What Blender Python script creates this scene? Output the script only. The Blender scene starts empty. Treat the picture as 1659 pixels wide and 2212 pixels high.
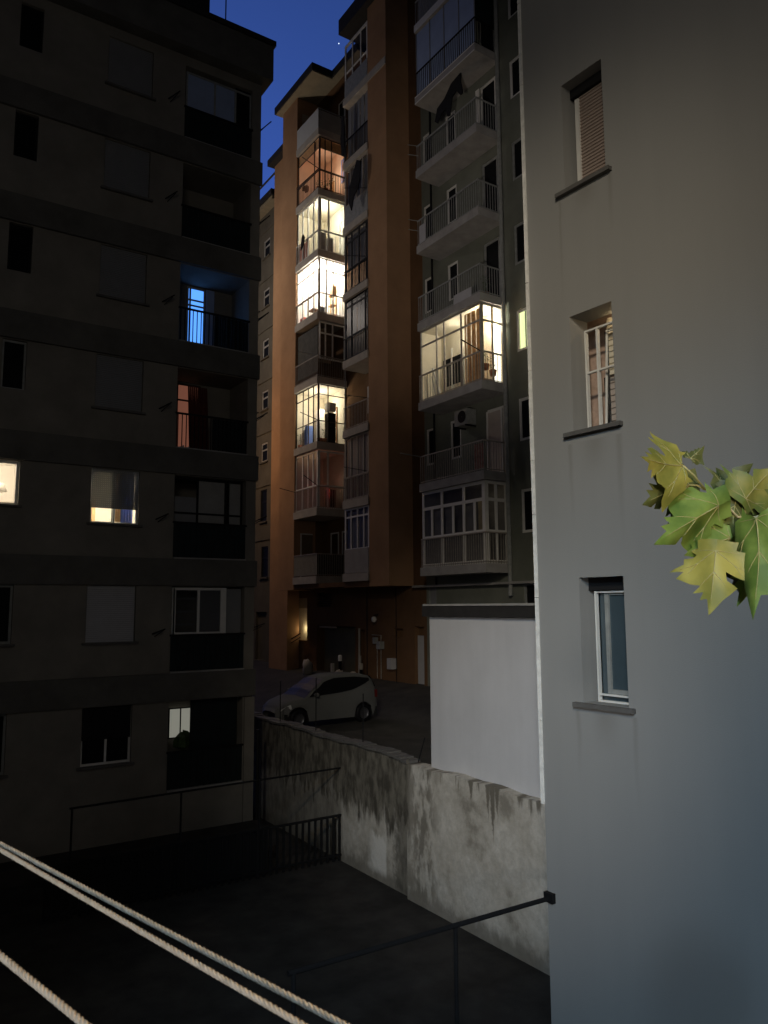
import bpy, math, random
from math import radians, sin, cos, pi, sqrt, atan2
from mathutils import Vector, Matrix
random.seed(7)
S = bpy.context.scene
COL = S.collection

# ------------------------------------------------------------------ camera
HEAD, PITCH, ROLL, FPX = radians(33.6), radians(6.95), 0.006, 1661.0
EYE = Vector((0, 0, 3.3))
cd = bpy.data.cameras.new('camera'); cam = bpy.data.objects.new('camera', cd); COL.objects.link(cam)
cd.sensor_fit = 'VERTICAL'; cd.sensor_height = 36.0; cd.sensor_width = 27.0
cd.lens = FPX / 2212.0 * 36.0
cd.dof.use_dof = True; cd.dof.focus_distance = 16; cd.dof.aperture_fstop = 24
cd.clip_start = 0.05; cd.clip_end = 3000
fwd = Vector((sin(HEAD)*cos(PITCH), cos(HEAD)*cos(PITCH), sin(PITCH)))
r0 = Vector((cos(HEAD), -sin(HEAD), 0)); u0 = r0.cross(fwd)
rt = r0*cos(ROLL) - u0*sin(ROLL); up = u0*cos(ROLL) + r0*sin(ROLL)
cam.matrix_world = Matrix.Translation(EYE) @ Matrix((rt, up, -fwd)).transposed().to_4x4()
S.camera = cam
S.render.resolution_x = 768; S.render.resolution_y = 1024

def near(px, py, d):
    """a point d metres deep along the view through (px, py): used only for the twig and lines in arm's reach"""
    return EYE + fwd*d + rt*((px-829.5)/FPX*d) - up*((py-1106)/FPX*d)

# ------------------------------------------------------------------ world: dusk sky, brighter towards the horizon ahead
w = bpy.data.worlds.new('World'); S.world = w; w.use_nodes = True
N = w.node_tree.nodes; L = w.node_tree.links; N.clear()
out = N.new('ShaderNodeOutputWorld'); bg = N.new('ShaderNodeBackground')
geo = N.new('ShaderNodeTexCoord')
dot = N.new('ShaderNodeVectorMath'); dot.operation = 'DOT_PRODUCT'
dot.inputs[1].default_value = (sin(radians(20)), cos(radians(20)), 0.0)
L.new(geo.outputs['Generated'], dot.inputs[0])
rmp = N.new('ShaderNodeValToRGB'); e = rmp.color_ramp.elements
e[0].position = 0.25; e[0].color = (0.0016, 0.0028, 0.0075, 1)
e[1].position = 1.0; e[1].color = (0.052, 0.130, 0.56, 1)
m = e.new(0.55); m.color = (0.006, 0.016, 0.066, 1)
m = e.new(0.80); m.color = (0.030, 0.072, 0.29, 1)
L.new(dot.outputs['Value'], rmp.inputs['Fac'])
L.new(rmp.outputs['Color'], bg.inputs['Color']); bg.inputs['Strength'].default_value = 1.0
L.new(bg.outputs[0], out.inputs[0])

S.view_settings.view_transform = 'Standard'; S.view_settings.look = 'None'
S.view_settings.exposure = 0.0; S.view_settings.gamma = 1.0

# ------------------------------------------------------------------ lamps of the place, plus added unseen fills
def lamp(name, kind, loc, power, col, target=None, size=.3, angle=None, blend=1.0):
    d = bpy.data.lights.new(name, kind); o = bpy.data.objects.new(name, d); COL.objects.link(o)
    o.location = loc; d.energy = power; d.color = col
    if kind == 'AREA': d.size = size
    else: d.shadow_soft_size = size
    if kind == 'SPOT': d.spot_size = radians(angle); d.spot_blend = blend
    if target is not None:
        o.rotation_euler = (Vector(target)-Vector(loc)).to_track_quat('-Z', 'Y').to_euler()
    return o
# moon-weak key light required by a night sky
sun = bpy.data.lights.new('moon', 'SUN'); so = bpy.data.objects.new('moon', sun); COL.objects.link(so)
sun.energy = 0.004; sun.angle = radians(10); sun.color = (.8, .85, 1); so.rotation_euler = (radians(50), 0, radians(-60))
# unseen spots added behind the camera to light the right-hand walls
lamp('warm_fill_spot', 'SPOT', (-9, -7, 14.5), 8300, (1.0, .88, .68), (7.2, 8.8, 4.7), .8, 27.5, 1)
lamp('cool_fill_spot', 'SPOT', (-8, -6, 10), 5300, (.47, .74, 1.0), (8.3, 7.2, -2.0), .8, 42, 1)
lamp('wall_fill_spot', 'SPOT', (-6, -6, 4.5), 3300, (1.0, .93, .86), (11.0, 12.9, 0.2), .5, 21, 1)
# unseen low spot added to lift the upper floors opposite
lamp('upper_floor_fill', 'SPOT', (-4, 2, 1.2), 5200, (1.0, .88, .76), (18.2, 20.8, 17), .6, 29, 1)
# sodium street lamp round the corner behind the left block
lamp('street_lamp', 'POINT', (13.0, 37.5, 12.0), 310, (1.0, .60, .30), None, .3)
lamp('upper_tower_fill', 'POINT', (11.0, 37, 20.0), 820, (1.0, .88, .76), None, .3)  # unseen light added to whiten the upper tower
lamp('lot_fill', 'POINT', (11, 33.5, 3.0), 5, (1.0, .8, .6), None, .3)  # weak unseen light added low behind the left block
# unseen area fill added for the left block; then the photographer's own room light
lamp('left_block_fill', 'AREA', (-3, -2.5, 9), 140, (1.0, .93, .80), (6, 20, 13), 4)
lamp('own_window', 'POINT', (0.62, -0.02, 3.45), 42.0, (1.0, .72, .42), None, .12)
lamp('cord_cool_fill', 'POINT', (-1.6, 0.2, 3.2), .9, (.5, .85, 1.0), None, .12)  # unseen cool light added for the left ends of the cords

# ------------------------------------------------------------------ materials
MATS = {}
def mat(name, col, rough=.85, var=.12, scale=2.0, bump=.0, metal=0, spec=.3, bscale=60):
    if name in MATS: return MATS[name]
    m = bpy.data.materials.new(name); m.use_nodes = True; MATS[name] = m
    n = m.node_tree.nodes; l = m.node_tree.links; b = n['Principled BSDF']
    b.inputs['Roughness'].default_value = rough; b.inputs['Metallic'].default_value = metal
    b.inputs['Specular IOR Level'].default_value = spec
    tc = n.new('ShaderNodeTexCoord'); nz = n.new('ShaderNodeTexNoise'); nz.inputs['Scale'].default_value = scale
    nz.inputs['Detail'].default_value = 6; nz.inputs['Roughness'].default_value = .6
    l.new(tc.outputs['Object'], nz.inputs['Vector'])
    r = n.new('ShaderNodeValToRGB'); r.color_ramp.elements[0].position = .3; r.color_ramp.elements[1].position = .7
    r.color_ramp.elements[0].color = (*[c*(1-var) for c in col], 1); r.color_ramp.elements[1].color = (*[min(1, c*(1+var)) for c in col], 1)
    l.new(nz.outputs['Fac'], r.inputs['Fac']); l.new(r.outputs['Color'], b.inputs['Base Color'])
    if bump:
        z2 = n.new('ShaderNodeTexNoise'); z2.inputs['Scale'].default_value = bscale; z2.inputs['Detail'].default_value = 4
        l.new(tc.outputs['Object'], z2.inputs['Vector'])
        bp = n.new('ShaderNodeBump'); bp.inputs['Strength'].default_value = bump; bp.inputs['Distance'].default_value = .02
        l.new(z2.outputs['Fac'], bp.inputs['Height']); l.new(bp.outputs['Normal'], b.inputs['Normal'])
    return m
def emis(name, col, k):
    m = bpy.data.materials.new(name); m.use_nodes = True; b = m.node_tree.nodes['Principled BSDF']
    b.inputs['Base Color'].default_value = (*col, 1); b.inputs['Emission Color'].default_value = (*col, 1)
    b.inputs['Emission Strength'].default_value = k; MATS[name] = m; return m
def glass(name, tint=(1, 1, 1), refl=.10, rough=.05):
    m = bpy.data.materials.new(name); m.use_nodes = True; n = m.node_tree.nodes; l = m.node_tree.links
    n.remove(n['Principled BSDF']); o = n['Material Output']
    t = n.new('ShaderNodeBsdfTransparent'); t.inputs[0].default_value = (*tint, 1)
    g = n.new('ShaderNodeBsdfGlossy'); g.inputs['Roughness'].default_value = rough
    x = n.new('ShaderNodeMixShader'); x.inputs[0].default_value = refl
    l.new(t.outputs[0], x.inputs[1]); l.new(g.outputs[0], x.inputs[2]); l.new(x.outputs[0], o.inputs[0])
    MATS[name] = m; return m
def coat(name, colnodes):   # a material whose colour is built by a callback
    m = bpy.data.materials.new(name); m.use_nodes = True; MATS[name] = m
    n = m.node_tree.nodes; l = m.node_tree.links; b = n['Principled BSDF']; b.inputs['Roughness'].default_value = .9
    b.inputs['Specular IOR Level'].default_value = .2
    c = colnodes(m, n, l); l.new(c, b.inputs['Base Color']); return m

M = dict(
 left_wall=mat('ochre_plaster', (.215, .20, .175), .95, .16, 1.2, .3, spec=.1),
 left_band=mat('grey_band_plaster', (.125, .12, .11), .95, .2, 1.5, .3, spec=.1),
 dark=mat('dark_void', (.012, .012, .013), .9, .2),
 shutter=mat('grey_shutter', (.22, .225, .235), .6, .05, 3),
 shutter_w=mat('pale_shutter', (.42, .42, .44), .6, .05, 3),
 sill=mat('stone_sill', (.12, .115, .11), .8, .15, 6),
 railg=mat('green_railing_panel', (.009, .015, .016), .7, .3, 4),
 railm=mat('dark_metal', (.006, .006, .007), .75, .2, 8),
 railp=mat('painted_railing', (.33, .30, .26), .6, .2, 8),
 railbrown=mat('brown_aluminium', (.055, .040, .032), .5, .2, 8),
 white=mat('white_frame', (.72, .71, .68), .5, .06, 5),
 slab=mat('balcony_concrete', (.42, .39, .35), .9, .14, 2.2, .2),
 slabg=mat('grey_concrete', (.34, .33, .32), .9, .16, 2.2, .2),
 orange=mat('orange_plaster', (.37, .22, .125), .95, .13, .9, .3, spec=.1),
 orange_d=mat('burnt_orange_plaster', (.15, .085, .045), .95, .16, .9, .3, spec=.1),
 green=mat('grey_green_plaster', (.175, .185, .155), .95, .16, 1.0, .3, spec=.1),
 beige=mat('beige_plaster', (.40, .33, .25), .95, .15, 1.2, .3, spec=.1),
 room=mat('cream_room_paint', (.74, .68, .55), .9, .08, 2),
 room_w=mat('white_room_paint', (.80, .78, .72), .9, .05, 2),
 room_p=mat('peach_room_paint', (.78, .60, .47), .9, .08, 2),
 roofd=mat('dark_roof_edge', (.03, .028, .028), .8, .2, 5),
 roofs=mat('roof_soffit', (.30, .25, .17), .9, .12, 3),
 asphalt=mat('asphalt', (.040, .037, .031), .95, .35, 1.3, .5),
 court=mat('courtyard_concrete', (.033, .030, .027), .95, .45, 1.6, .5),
 cloth_b=mat('black_cloth', (.008, .008, .009), .95, .3, 9),
 blueblind=mat('blue_screen', (.30, .38, .58), .8, .08, 2),
 greyblind=mat('grey_blind', (.30, .30, .29), .8, .1, 3),
 curtain=mat('orange_curtain', (.62, .36, .16), .9, .2, 9),
 curtain_p=mat('pink_curtain', (.50, .36, .29), .9, .2, 9),
 bluecur=mat('blue_curtain', (.20, .30, .70), .9, .1, 9),
 plant=mat('plant_leaf', (.06, .11, .03), .7, .4, 12),
 terracotta=mat('terracotta', (.35, .14, .07), .8, .1, 8),
 wood=mat('brown_wood', (.20, .10, .05), .6, .3, 12),
 doorp=mat('pinkish_door', (.48, .42, .38), .7, .06, 4),
 pipe=mat('grey_pipe', (.28, .29, .28), .5, .2, 6),
 red=mat('red_fabric', (.55, .04, .03), .8, .1, 6),
 darkglassy=mat('dark_window_glass', (.012, .013, .014), .5, .1, 3, spec=.03),
 blind=mat('pinkish_roller_blind', (.34, .275, .24), .75, .05, 5),
)
glass('pane_glass'); glass('bright_pane', refl=.05); glass('dim_pane', (.60, .60, .60), .04, .35); glass('bluish_pane', (.5, .6, .8), .1)
M['pane'] = MATS['bright_pane']; M['dpane'] = MATS['dim_pane']; M['bpane'] = MATS['bluish_pane']

# ------------------------------------------------------------------ mesh collector
class MB:
    def __init__(s): s.v = []; s.f = []; s.smooth = False
    def quad(s, *p):
        i = len(s.v); s.v += [Vector(q) for q in p]; s.f.append(tuple(range(i, i+len(p)))); return s
    def box(s, x0, x1, y0, y1, z0, z1):
        if x0 > x1: x0, x1 = x1, x0
        if y0 > y1: y0, y1 = y1, y0
        if z0 > z1: z0, z1 = z1, z0
        i = len(s.v)
        s.v += [Vector((x, y, z)) for x in (x0, x1) for y in (y0, y1) for z in (z0, z1)]
        for f in ((0, 1, 3, 2), (4, 6, 7, 5), (0, 4, 5, 1), (2, 3, 7, 6), (0, 2, 6, 4), (1, 5, 7, 3)): s.f.append(tuple(i+k for k in f))
        return s
    def prism(s, pts, z0, z1):
        n = len(pts); i = len(s.v)
        s.v += [Vector((x, y, z0)) for x, y in pts] + [Vector((x, y, z1)) for x, y in pts]
        s.f.append(tuple(i+k for k in range(n))[::-1]); s.f.append(tuple(i+n+k for k in range(n)))
        for k in range(n): s.f.append((i+k, i+(k+1) % n, i+n+(k+1) % n, i+n+k))
        return s
    def tube(s, pts, r, seg=8, cap=True):
        pts = [Vector(p) for p in pts]; rr = r if isinstance(r, (list, tuple)) else [r]*len(pts)
        base = len(s.v); prev = None
        for k, p in enumerate(pts):
            t = (pts[min(k+1, len(pts)-1)] - pts[max(k-1, 0)]).normalized()
            if prev is None: a = t.orthogonal().normalized()
            else: a = (prev - t*prev.dot(t)).normalized()
            prev = a; b = t.cross(a)
            for q in range(seg):
                an = 2*pi*q/seg; s.v.append(p + (a*cos(an)+b*sin(an))*rr[k])
        for k in range(len(pts)-1):
            for q in range(seg):
                i = base+k*seg
                s.f.append((i+q, i+(q+1) % seg, i+seg+(q+1) % seg, i+seg+q))
        if cap:
            s.f.append(tuple(base+q for q in range(seg))[::-1]); i = base+(len(pts)-1)*seg; s.f.append(tuple(i+q for q in range(seg)))
        return s
    def lathe(s, c, prof, seg=12):
        base = len(s.v); c = Vector(c)
        for r, z in prof:
            for q in range(seg): s.v.append(c+Vector((r*cos(2*pi*q/seg), r*sin(2*pi*q/seg), z)))
        for k in range(len(prof)-1):
            for q in range(seg):
                i = base+k*seg; s.f.append((i+q, i+(q+1) % seg, i+seg+(q+1) % seg, i+seg+q))
        return s
    def blob(s, c, r, seed=0, sq=(1, 1, 1)):
        rnd = random.Random(seed); base = len(s.v); c = Vector(c)
        for a in range(7):
            th = pi*a/6
            for q in range(8):
                ph = 2*pi*q/8; k = r*(.75+.5*rnd.random())
                s.v.append(c+Vector((sin(th)*cos(ph)*k*sq[0], sin(th)*sin(ph)*k*sq[1], cos(th)*k*sq[2])))
        for a in range(6):
            for q in range(8):
                i = base+a*8; s.f.append((i+q, i+(q+1) % 8, i+8+(q+1) % 8, i+8+q))
        return s
    def build(s, name, m, parent=None, frame=None, smooth=False):
        W = frame if frame is not None else Matrix.Identity(4)
        P = parent_world(parent).inverted() if parent is not None else Matrix.Identity(4)
        T = P @ W
        me = bpy.data.meshes.new(name); me.from_pydata([tuple(T @ v) for v in s.v], [], s.f); me.update()
        me.materials.append(m)
        if smooth:
            for p in me.polygons: p.use_smooth = True
        o = bpy.data.objects.new(name, me); COL.objects.link(o)
        if parent is not None: o.parent = parent
        return o
def parent_world(o):
    m = Matrix.Translation(o.location) @ o.rotation_euler.to_matrix().to_4x4()
    return parent_world(o.parent) @ m if o.parent else m
def B(x0, x1, y0, y1, z0, z1): return MB().box(x0, x1, y0, y1, z0, z1)

def tag(o, label=None, cat=None, group=None, kind=None):
    if label: o['label'] = label
    if cat: o['category'] = cat
    if group: o['group'] = group
    if kind: o['kind'] = kind
    return o
def thing(name, loc, label, cat, group=None, rz=0):
    o = bpy.data.objects.new(name, None); o.empty_display_size = .2; COL.objects.link(o); o.location = loc; o.rotation_euler = (0, 0, rz)
    return tag(o, label, cat, group)
def single(name, label, cat, mb, m, origin, group=None, frame=None, smooth=False):
    """a thing that is one mesh, with its origin at its base"""
    e = Matrix.Translation(Vector(origin)); T = e.inverted() @ (frame if frame is not None else Matrix.Identity(4))
    me = bpy.data.meshes.new(name); me.from_pydata([tuple(T @ v) for v in mb.v], [], mb.f); me.update(); me.materials.append(m)
    if smooth:
        for p in me.polygons: p.use_smooth = True
    o = bpy.data.objects.new(name, me); COL.objects.link(o); o.location = origin
    return tag(o, label, cat, group)

# a wall sheet on x = const ('x') or y = const ('y') with openings; inn = direction (+1/-1) into the building
def sheet(mb, ax, c, u0, u1, z0, z1, holes=(), depth=.15, inn=1, back=False):
    us = sorted({u0, u1, *[h[0] for h in holes], *[h[1] for h in holes]}); us = [u for u in us if u0 <= u <= u1]
    zs = sorted({z0, z1, *[h[2] for h in holes], *[h[3] for h in holes]}); zs = [z for z in zs if z0 <= z <= z1]
    P = (lambda u, z, d=0: (c+inn*d, u, z)) if ax == 'x' else (lambda u, z, d=0: (u, c+inn*d, z))
    for a, b in zip(us, us[1:]):
        for p, q in zip(zs, zs[1:]):
            mu, mz = (a+b)/2, (p+q)/2
            if any(h[0] < mu < h[1] and h[2] < mz < h[3] for h in holes): continue
            mb.quad(P(a, p), P(b, p), P(b, q), P(a, q))
    for h in holes:
        d = h[4] if len(h) > 4 else depth
        a, b, p, q = h[:4]
        mb.quad(P(a, p), P(a, q), P(a, q, d), P(a, p, d)); mb.quad(P(b, p), P(b, p, d), P(b, q, d), P(b, q))
        mb.quad(P(a, p), P(a, p, d), P(b, p, d), P(b, p)); mb.quad(P(a, q), P(b, q), P(b, q, d), P(a, q, d))
        if back and len(h) < 6: mb.quad(P(a, p, d), P(a, q, d), P(b, q, d), P(b, p, d))
    return mb
# bars of a window grid lying on a plane; vs/hs = positions; t = bar width; d = depth range
def grid(ax, c, vs, hs, t=.05, dep=.05, inn=1, u=None, z=None):
    mb = MB(); u0, u1 = u or (vs[0], vs[-1]); z0, z1 = z or (hs[0], hs[-1])
    def bx(a, b, p, q, k=0):
        c0, c1 = c+inn*k*.004, c+inn*(dep-k*.004)
        mb.box(c0, c1, a, b, p, q) if ax == 'x' else mb.box(a, b, c0, c1, p, q)
    for v in vs:
        a = v-t/2
        a = max(u0, min(a, u1-t)); bx(a, a+t, z0, z1)
    for h in hs:
        p = max(z0, min(h-t/2, z1-t)); bx(u0+.001, u1-.001, p, p+t, 1)
    return mb
def pane(ax, c, u0, u1, z0, z1):
    return MB().quad((c, u0, z0), (c, u1, z0), (c, u1, z1), (c, u0, z1)) if ax == 'x' else MB().quad((u0, c, z0), (u1, c, z0), (u1, c, z1), (u0, c, z1))
def balusters(mb, ax, c, u0, u1, z0, z1, step=.11, t=.016):
    n = max(2, int(round(abs(u1-u0)/step)))
    for i in range(n+1):
        u = u0+(u1-u0)*i/n
        if ax == 'x': mb.box(c-t/2, c+t/2, u-t/2, u+t/2, z0, z1)
        else: mb.box(u-t/2, u+t/2, c-t/2, c+t/2, z0, z1)
    return mb
def railbar(mb, ax, c, u0, u1, z, t=.04):
    if ax == 'x': mb.box(c-t/2, c+t/2, min(u0, u1)-t/2, max(u0, u1)+t/2, z-t/2, z+t/2)
    else: mb.box(min(u0, u1)-t/2, max(u0, u1)+t/2, c-t/2, c+t/2, z-t/2, z+t/2)
    return mb
def louvre(ax, c, u0, u1, z0, z1, pitch=.055, dep=.012, inn=1):
    mb = MB(); n = int((z1-z0)/pitch)
    P = (lambda u, z, d: (c+inn*d, u, z)) if ax == 'x' else (lambda u, z, d: (u, c+inn*d, z))
    for i in range(n):
        a = z0+(z1-z0)*i/n; b = z0+(z1-z0)*(i+1)/n; mz = a+(b-a)*.5
        mb.quad(P(u0, a, dep), P(u1, a, dep), P(u1, a+.008, 0), P(u0, a+.008, 0))
        mb.quad(P(u0, a+.008, 0), P(u1, a+.008, 0), P(u1, b, dep), P(u0, b, dep))
    return mb

# ================================================================== ground
def lot_z(x): return -.36+.02*0 if x < 13.4 else min(.33, -.36+.164*(x-13.4))
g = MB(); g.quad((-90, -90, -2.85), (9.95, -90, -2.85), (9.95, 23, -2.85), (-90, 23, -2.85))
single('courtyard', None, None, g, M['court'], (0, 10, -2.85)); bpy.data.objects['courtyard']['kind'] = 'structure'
g = MB()
xs = [10, 11, 12.5, 14, 15.5, 17, 17.8, 60, 250]
for a, b in zip(xs, xs[1:]): g.quad((a, -20, lot_z(a)), (b, -20, lot_z(b)), (b, 260, lot_z(b)), (a, 260, lot_z(a)))
g.quad((-120, 23, -.36), (10, 23, -.36), (10, 260, -.36), (-120, 260, -.36))
tag(single('parking_lot', None, None, g, M['asphalt'], (12, 20, -.42)), kind='structure')
g = MB().box(-90, 7.2, -.5, -.2, -2.846, -2.80)

# ================================================================== retaining wall
def wallcol(m, n, l):
    tc = n.new('ShaderNodeTexCoord'); sp = n.new('ShaderNodeSeparateXYZ'); l.new(tc.outputs['Object'], sp.inputs[0])
    def math_(op, a, b=None, c=None):
        k = n.new('ShaderNodeMath'); k.operation = op
        for i, q in enumerate((a, b, c)):
            if q is None: continue
            if isinstance(q, (int, float)): k.inputs[i].default_value = q
            else: l.new(q, k.inputs[i])
        return k.outputs[0]
    def noise(sc, scale, det=5, rough=.6):
        mp = n.new('ShaderNodeMapping'); mp.inputs['Scale'].default_value = scale; l.new(tc.outputs['Object'], mp.inputs[0])
        z = n.new('ShaderNodeTexNoise'); z.inputs['Scale'].default_value = sc; z.inputs['Detail'].default_value = det; z.inputs['Roughness'].default_value = rough
        l.new(mp.outputs[0], z.inputs['Vector']); return z.outputs['Fac']
    def sstep(x, a, b):
        k = n.new('ShaderNodeMapRange'); k.interpolation_type = 'SMOOTHSTEP'
        l.new(x, k.inputs[0]); k.inputs[1].default_value = a; k.inputs[2].default_value = b; return k.outputs[0]
    Y, Z = sp.outputs['Y'], sp.outputs['Z']
    streak = noise(1.6, (1, 2.4, .42)); blot = noise(1.1, (1, 1, 1)); fine = noise(7, (1, 1, 1))
    fine2 = noise(3.0, (1, 1.6, .7))
    # tree shade and stains painted in: whole upper left stretch, ragged lower edge
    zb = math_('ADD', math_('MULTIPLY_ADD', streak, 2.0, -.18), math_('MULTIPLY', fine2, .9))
    shade_stain = math_('MULTIPLY', sstep(math_('SUBTRACT', Z, zb), -.22, .30), sstep(Y, 8.75, 9.0))
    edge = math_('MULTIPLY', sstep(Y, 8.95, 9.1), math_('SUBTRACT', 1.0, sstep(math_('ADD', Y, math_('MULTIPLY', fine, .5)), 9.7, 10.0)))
    shade_stain = math_('MAXIMUM', shade_stain, math_('MULTIPLY', edge, .85))
    shade_stain = math_('MAXIMUM', shade_stain, math_('MULTIPLY', sstep(Y, 11.8, 12.0), .72))  # shade over the far left stretch, painted into the colour
    # right stretch: drips from the coping, peeled blotches, stains near the joint
    k = math_('MULTIPLY_ADD', math_('SUBTRACT', Z, 2.85), .42, streak)
    drip = math_('MULTIPLY', sstep(k, .46, .60), sstep(Z, 1.0, 2.2))
    joint = math_('MULTIPLY', math_('SUBTRACT', 1.0, sstep(math_('ABSOLUTE', math_('SUBTRACT', Y, 8.45)), .15, .75)), sstep(fine2, .42, .60))
    spots = math_('MULTIPLY', sstep(blot, .55, .70), .6)
    foot = math_('MULTIPLY', math_('SUBTRACT', 1.0, sstep(math_('SUBTRACT', Z, math_('MULTIPLY', fine2, .7)), -.25, .1)), .7)
    vd = None
    for (y0, ln, wd) in ((6.85, .55, .10), (6.62, .30, .06), (6.36, .75, .10), (6.10, .70, .09), (6.23, 1.15, .11)):
        dd = math_('ABSOLUTE', math_('SUBTRACT', math_('ADD', Y, math_('MULTIPLY', math_('SUBTRACT', fine, .5), .12)), y0))
        tt = math_('MULTIPLY', math_('SUBTRACT', 1.0, math_('DIVIDE', math_('SUBTRACT', 2.85, Z), ln)), wd)
        q = sstep(math_('SUBTRACT', tt, dd), -.01, .04); vd = q if vd is None else math_('MAXIMUM', vd, q)
    drip = math_('MAXIMUM', drip, vd)
    st = math_('MAXIMUM', math_('MAXIMUM', math_('MULTIPLY', drip, .9), math_('MULTIPLY', joint, .75)), math_('MAXIMUM', spots, foot))
    def mix(f, a, b):
        x = n.new('ShaderNodeMix'); x.data_type = 'RGBA'
        l.new(f, x.inputs[0])
        for s, q in ((6, a), (7, b)):
            if isinstance(q, tuple): x.inputs[s].default_value = (*q, 1)
            else: l.new(q, x.inputs[s])
        return x.outputs[2]
    base = mix(sstep(fine, .3, .7), (.48, .455, .41), (.62, .59, .54))
    base = mix(math_('MULTIPLY', sstep(blot, .35, .65), .55), base, (.36, .325, .27))
    c = mix(st, base, (.14, .125, .10)); shade_stain_col = mix(sstep(fine2, .35, .65), (.075, .068, .056), (.19, .175, .145)); c = mix(shade_stain, c, shade_stain_col)
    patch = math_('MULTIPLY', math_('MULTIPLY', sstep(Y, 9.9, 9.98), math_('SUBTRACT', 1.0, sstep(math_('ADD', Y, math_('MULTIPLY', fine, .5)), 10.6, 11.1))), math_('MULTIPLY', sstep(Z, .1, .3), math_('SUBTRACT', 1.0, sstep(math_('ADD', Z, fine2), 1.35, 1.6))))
    c = mix(math_('MULTIPLY', patch, .9), c, (.72, .70, .66))  # bright spot of light painted into the lower wall colour
    bp = n.new('ShaderNodeBump'); bp.inputs['Strength'].default_value = .5; bp.inputs['Distance'].default_value = .03
    l.new(math_('ADD', fine, blot), bp.inputs['Height']); l.new(bp.outputs[0], n['Principled BSDF'].inputs['Normal'])
    return c
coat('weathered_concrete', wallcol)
rw = thing('retaining_wall', (9.9, 5, -2.85), 'long weathered concrete retaining wall with stains and painted tree shade, between the lower courtyard and the parked car', 'wall')
rnd = random.Random(3)
g = MB(); ys = [5+i*.25 for i in range(73)]; zs_ = [-2.85, -2.0, -1.2, -.5]
def topz(y): return -.02+.02*sin(y*1.7)+.015*sin(y*5.1+1)+(.04 if y > 14 else 0)
for a, b in zip(ys, ys[1:]):
    xa = 9.84 if (a+b)/2 < 14.05 else 9.93
    ta, tb = topz(a)-.05, topz(b)-.05
    zz = zs_
    for p, q in zip(zz, zz[1:]): g.quad((xa, a, p), (xa, b, p), (xa, b, q), (xa, a, q))
    g.quad((xa, a, -.5), (xa, b, -.5), (xa, b, tb), (xa, a, ta))
    g.quad((xa, a, ta), (xa, b, tb), (10.2, b, tb), (10.2, a, ta)); g.quad((10.2, a, -.9), (10.2, a, ta), (10.2, b, tb), (10.2, b, -.9))
g.quad((9.84, 14, -2.85), (9.93, 14, -2.85), (9.93, 14, 0), (9.84, 14, 0))
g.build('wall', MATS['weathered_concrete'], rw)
g = MB()
for a, b in zip(ys, ys[1:]):
    if b > 14.1:
        j = rnd.uniform(-.006, .006); g.box(9.86+j, 10.22, a+.001, b-.001, topz(a)-.045, topz(a)+.012+j)
g.build('coping', M['sill'], rw)
# thin rusty stakes left standing along the wall top
for i, (y, h, lean) in enumerate(((20.6, 1.2, 0), (18.45, 1.45, 0), (16.1, 1.25, .02), (13.85, .55, .25))):
    st = MB().tube([(10.05, y, -.05), (10.05, y-lean, -.05+h)], .014, 6)
    single('fence_stake', ['thin dark stake on the wall top in front of the nose of the parked car', 'tallest dark stake on the wall top in front of the windscreen', 'thin dark stake on the wall in front of the car rear side window', 'short leaning stake near the left corner of the pale garage'][i], 'stake', st, M['railm'], (10.05, y, -.05), 'stakes left along the retaining wall')

# ================================================================== garage with the pale blank wall
def palecol(m, n, l):
    tc = n.new('ShaderNodeTexCoord')
    def noise(sc, scale, rough=.6):
        mp = n.new('ShaderNodeMapping'); mp.inputs['Scale'].default_value = scale; l.new(tc.outputs['Object'], mp.inputs[0])
        z = n.new('ShaderNodeTexNoise'); z.inputs['Scale'].default_value = sc; z.inputs['Detail'].default_value = 6; z.inputs['Roughness'].default_value = rough; l.new(mp.outputs[0], z.inputs['Vector']); return z.outputs['Fac']
    a = noise(1.1, (1, 1, 1)); b = noise(2.4, (1, 1, .12)); f = noise(55, (1, 1, 1), .7)
    k = n.new('ShaderNodeMath'); k.operation = 'ADD'; l.new(a, k.inputs[0]); l.new(b, k.inputs[1])
    k2 = n.new('ShaderNodeMath'); k2.operation = 'MULTIPLY_ADD'; l.new(f, k2.inputs[0]); k2.inputs[1].default_value = .55; l.new(k.outputs[0], k2.inputs[2])
    r = n.new('ShaderNodeValToRGB'); h = n.new('ShaderNodeMath'); h.operation = 'MULTIPLY'; h.inputs[1].default_value = .4; l.new(k2.outputs[0], h.inputs[0]); l.new(h.outputs[0], r.inputs[0])
    r.color_ramp.elements[0].position = .34; r.color_ramp.elements[1].position = .66
    r.color_ramp.elements[0].color = (.545, .545, .565, 1); r.color_ramp.elements[1].color = (.635, .635, .66, 1)
    bp = n.new('ShaderNodeBump'); bp.inputs['Strength'].default_value = .35; bp.inputs['Distance'].default_value = .01
    l.new(f, bp.inputs['Height']); l.new(bp.outputs[0], n['Principled BSDF'].inputs['Normal'])
    return r.outputs[0]
pale_render = coat('pale_render', palecol)
ga = thing('garage', (12, 9, -.42), 'low flat-roofed garage with a blank pale wall and dark roof edge, beside the grey building', 'garage')
pts = [(10.08, 4), (16, 4), (16, 13.42), (10.08, 13.42)]
MB().prism(pts, -.9, 3.06).build('wall', pale_render, ga)
MB().prism([(9.98, 3.9), (16.2, 3.9), (16.2, 13.56), (9.98, 13.56)], 3.064, 3.33).build('roof', M['roofd'], ga)
MB().box(9.955, 9.976, 3.9, 13.5, 3.29, 3.33).build('gutter', M['slabg'], ga)

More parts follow.
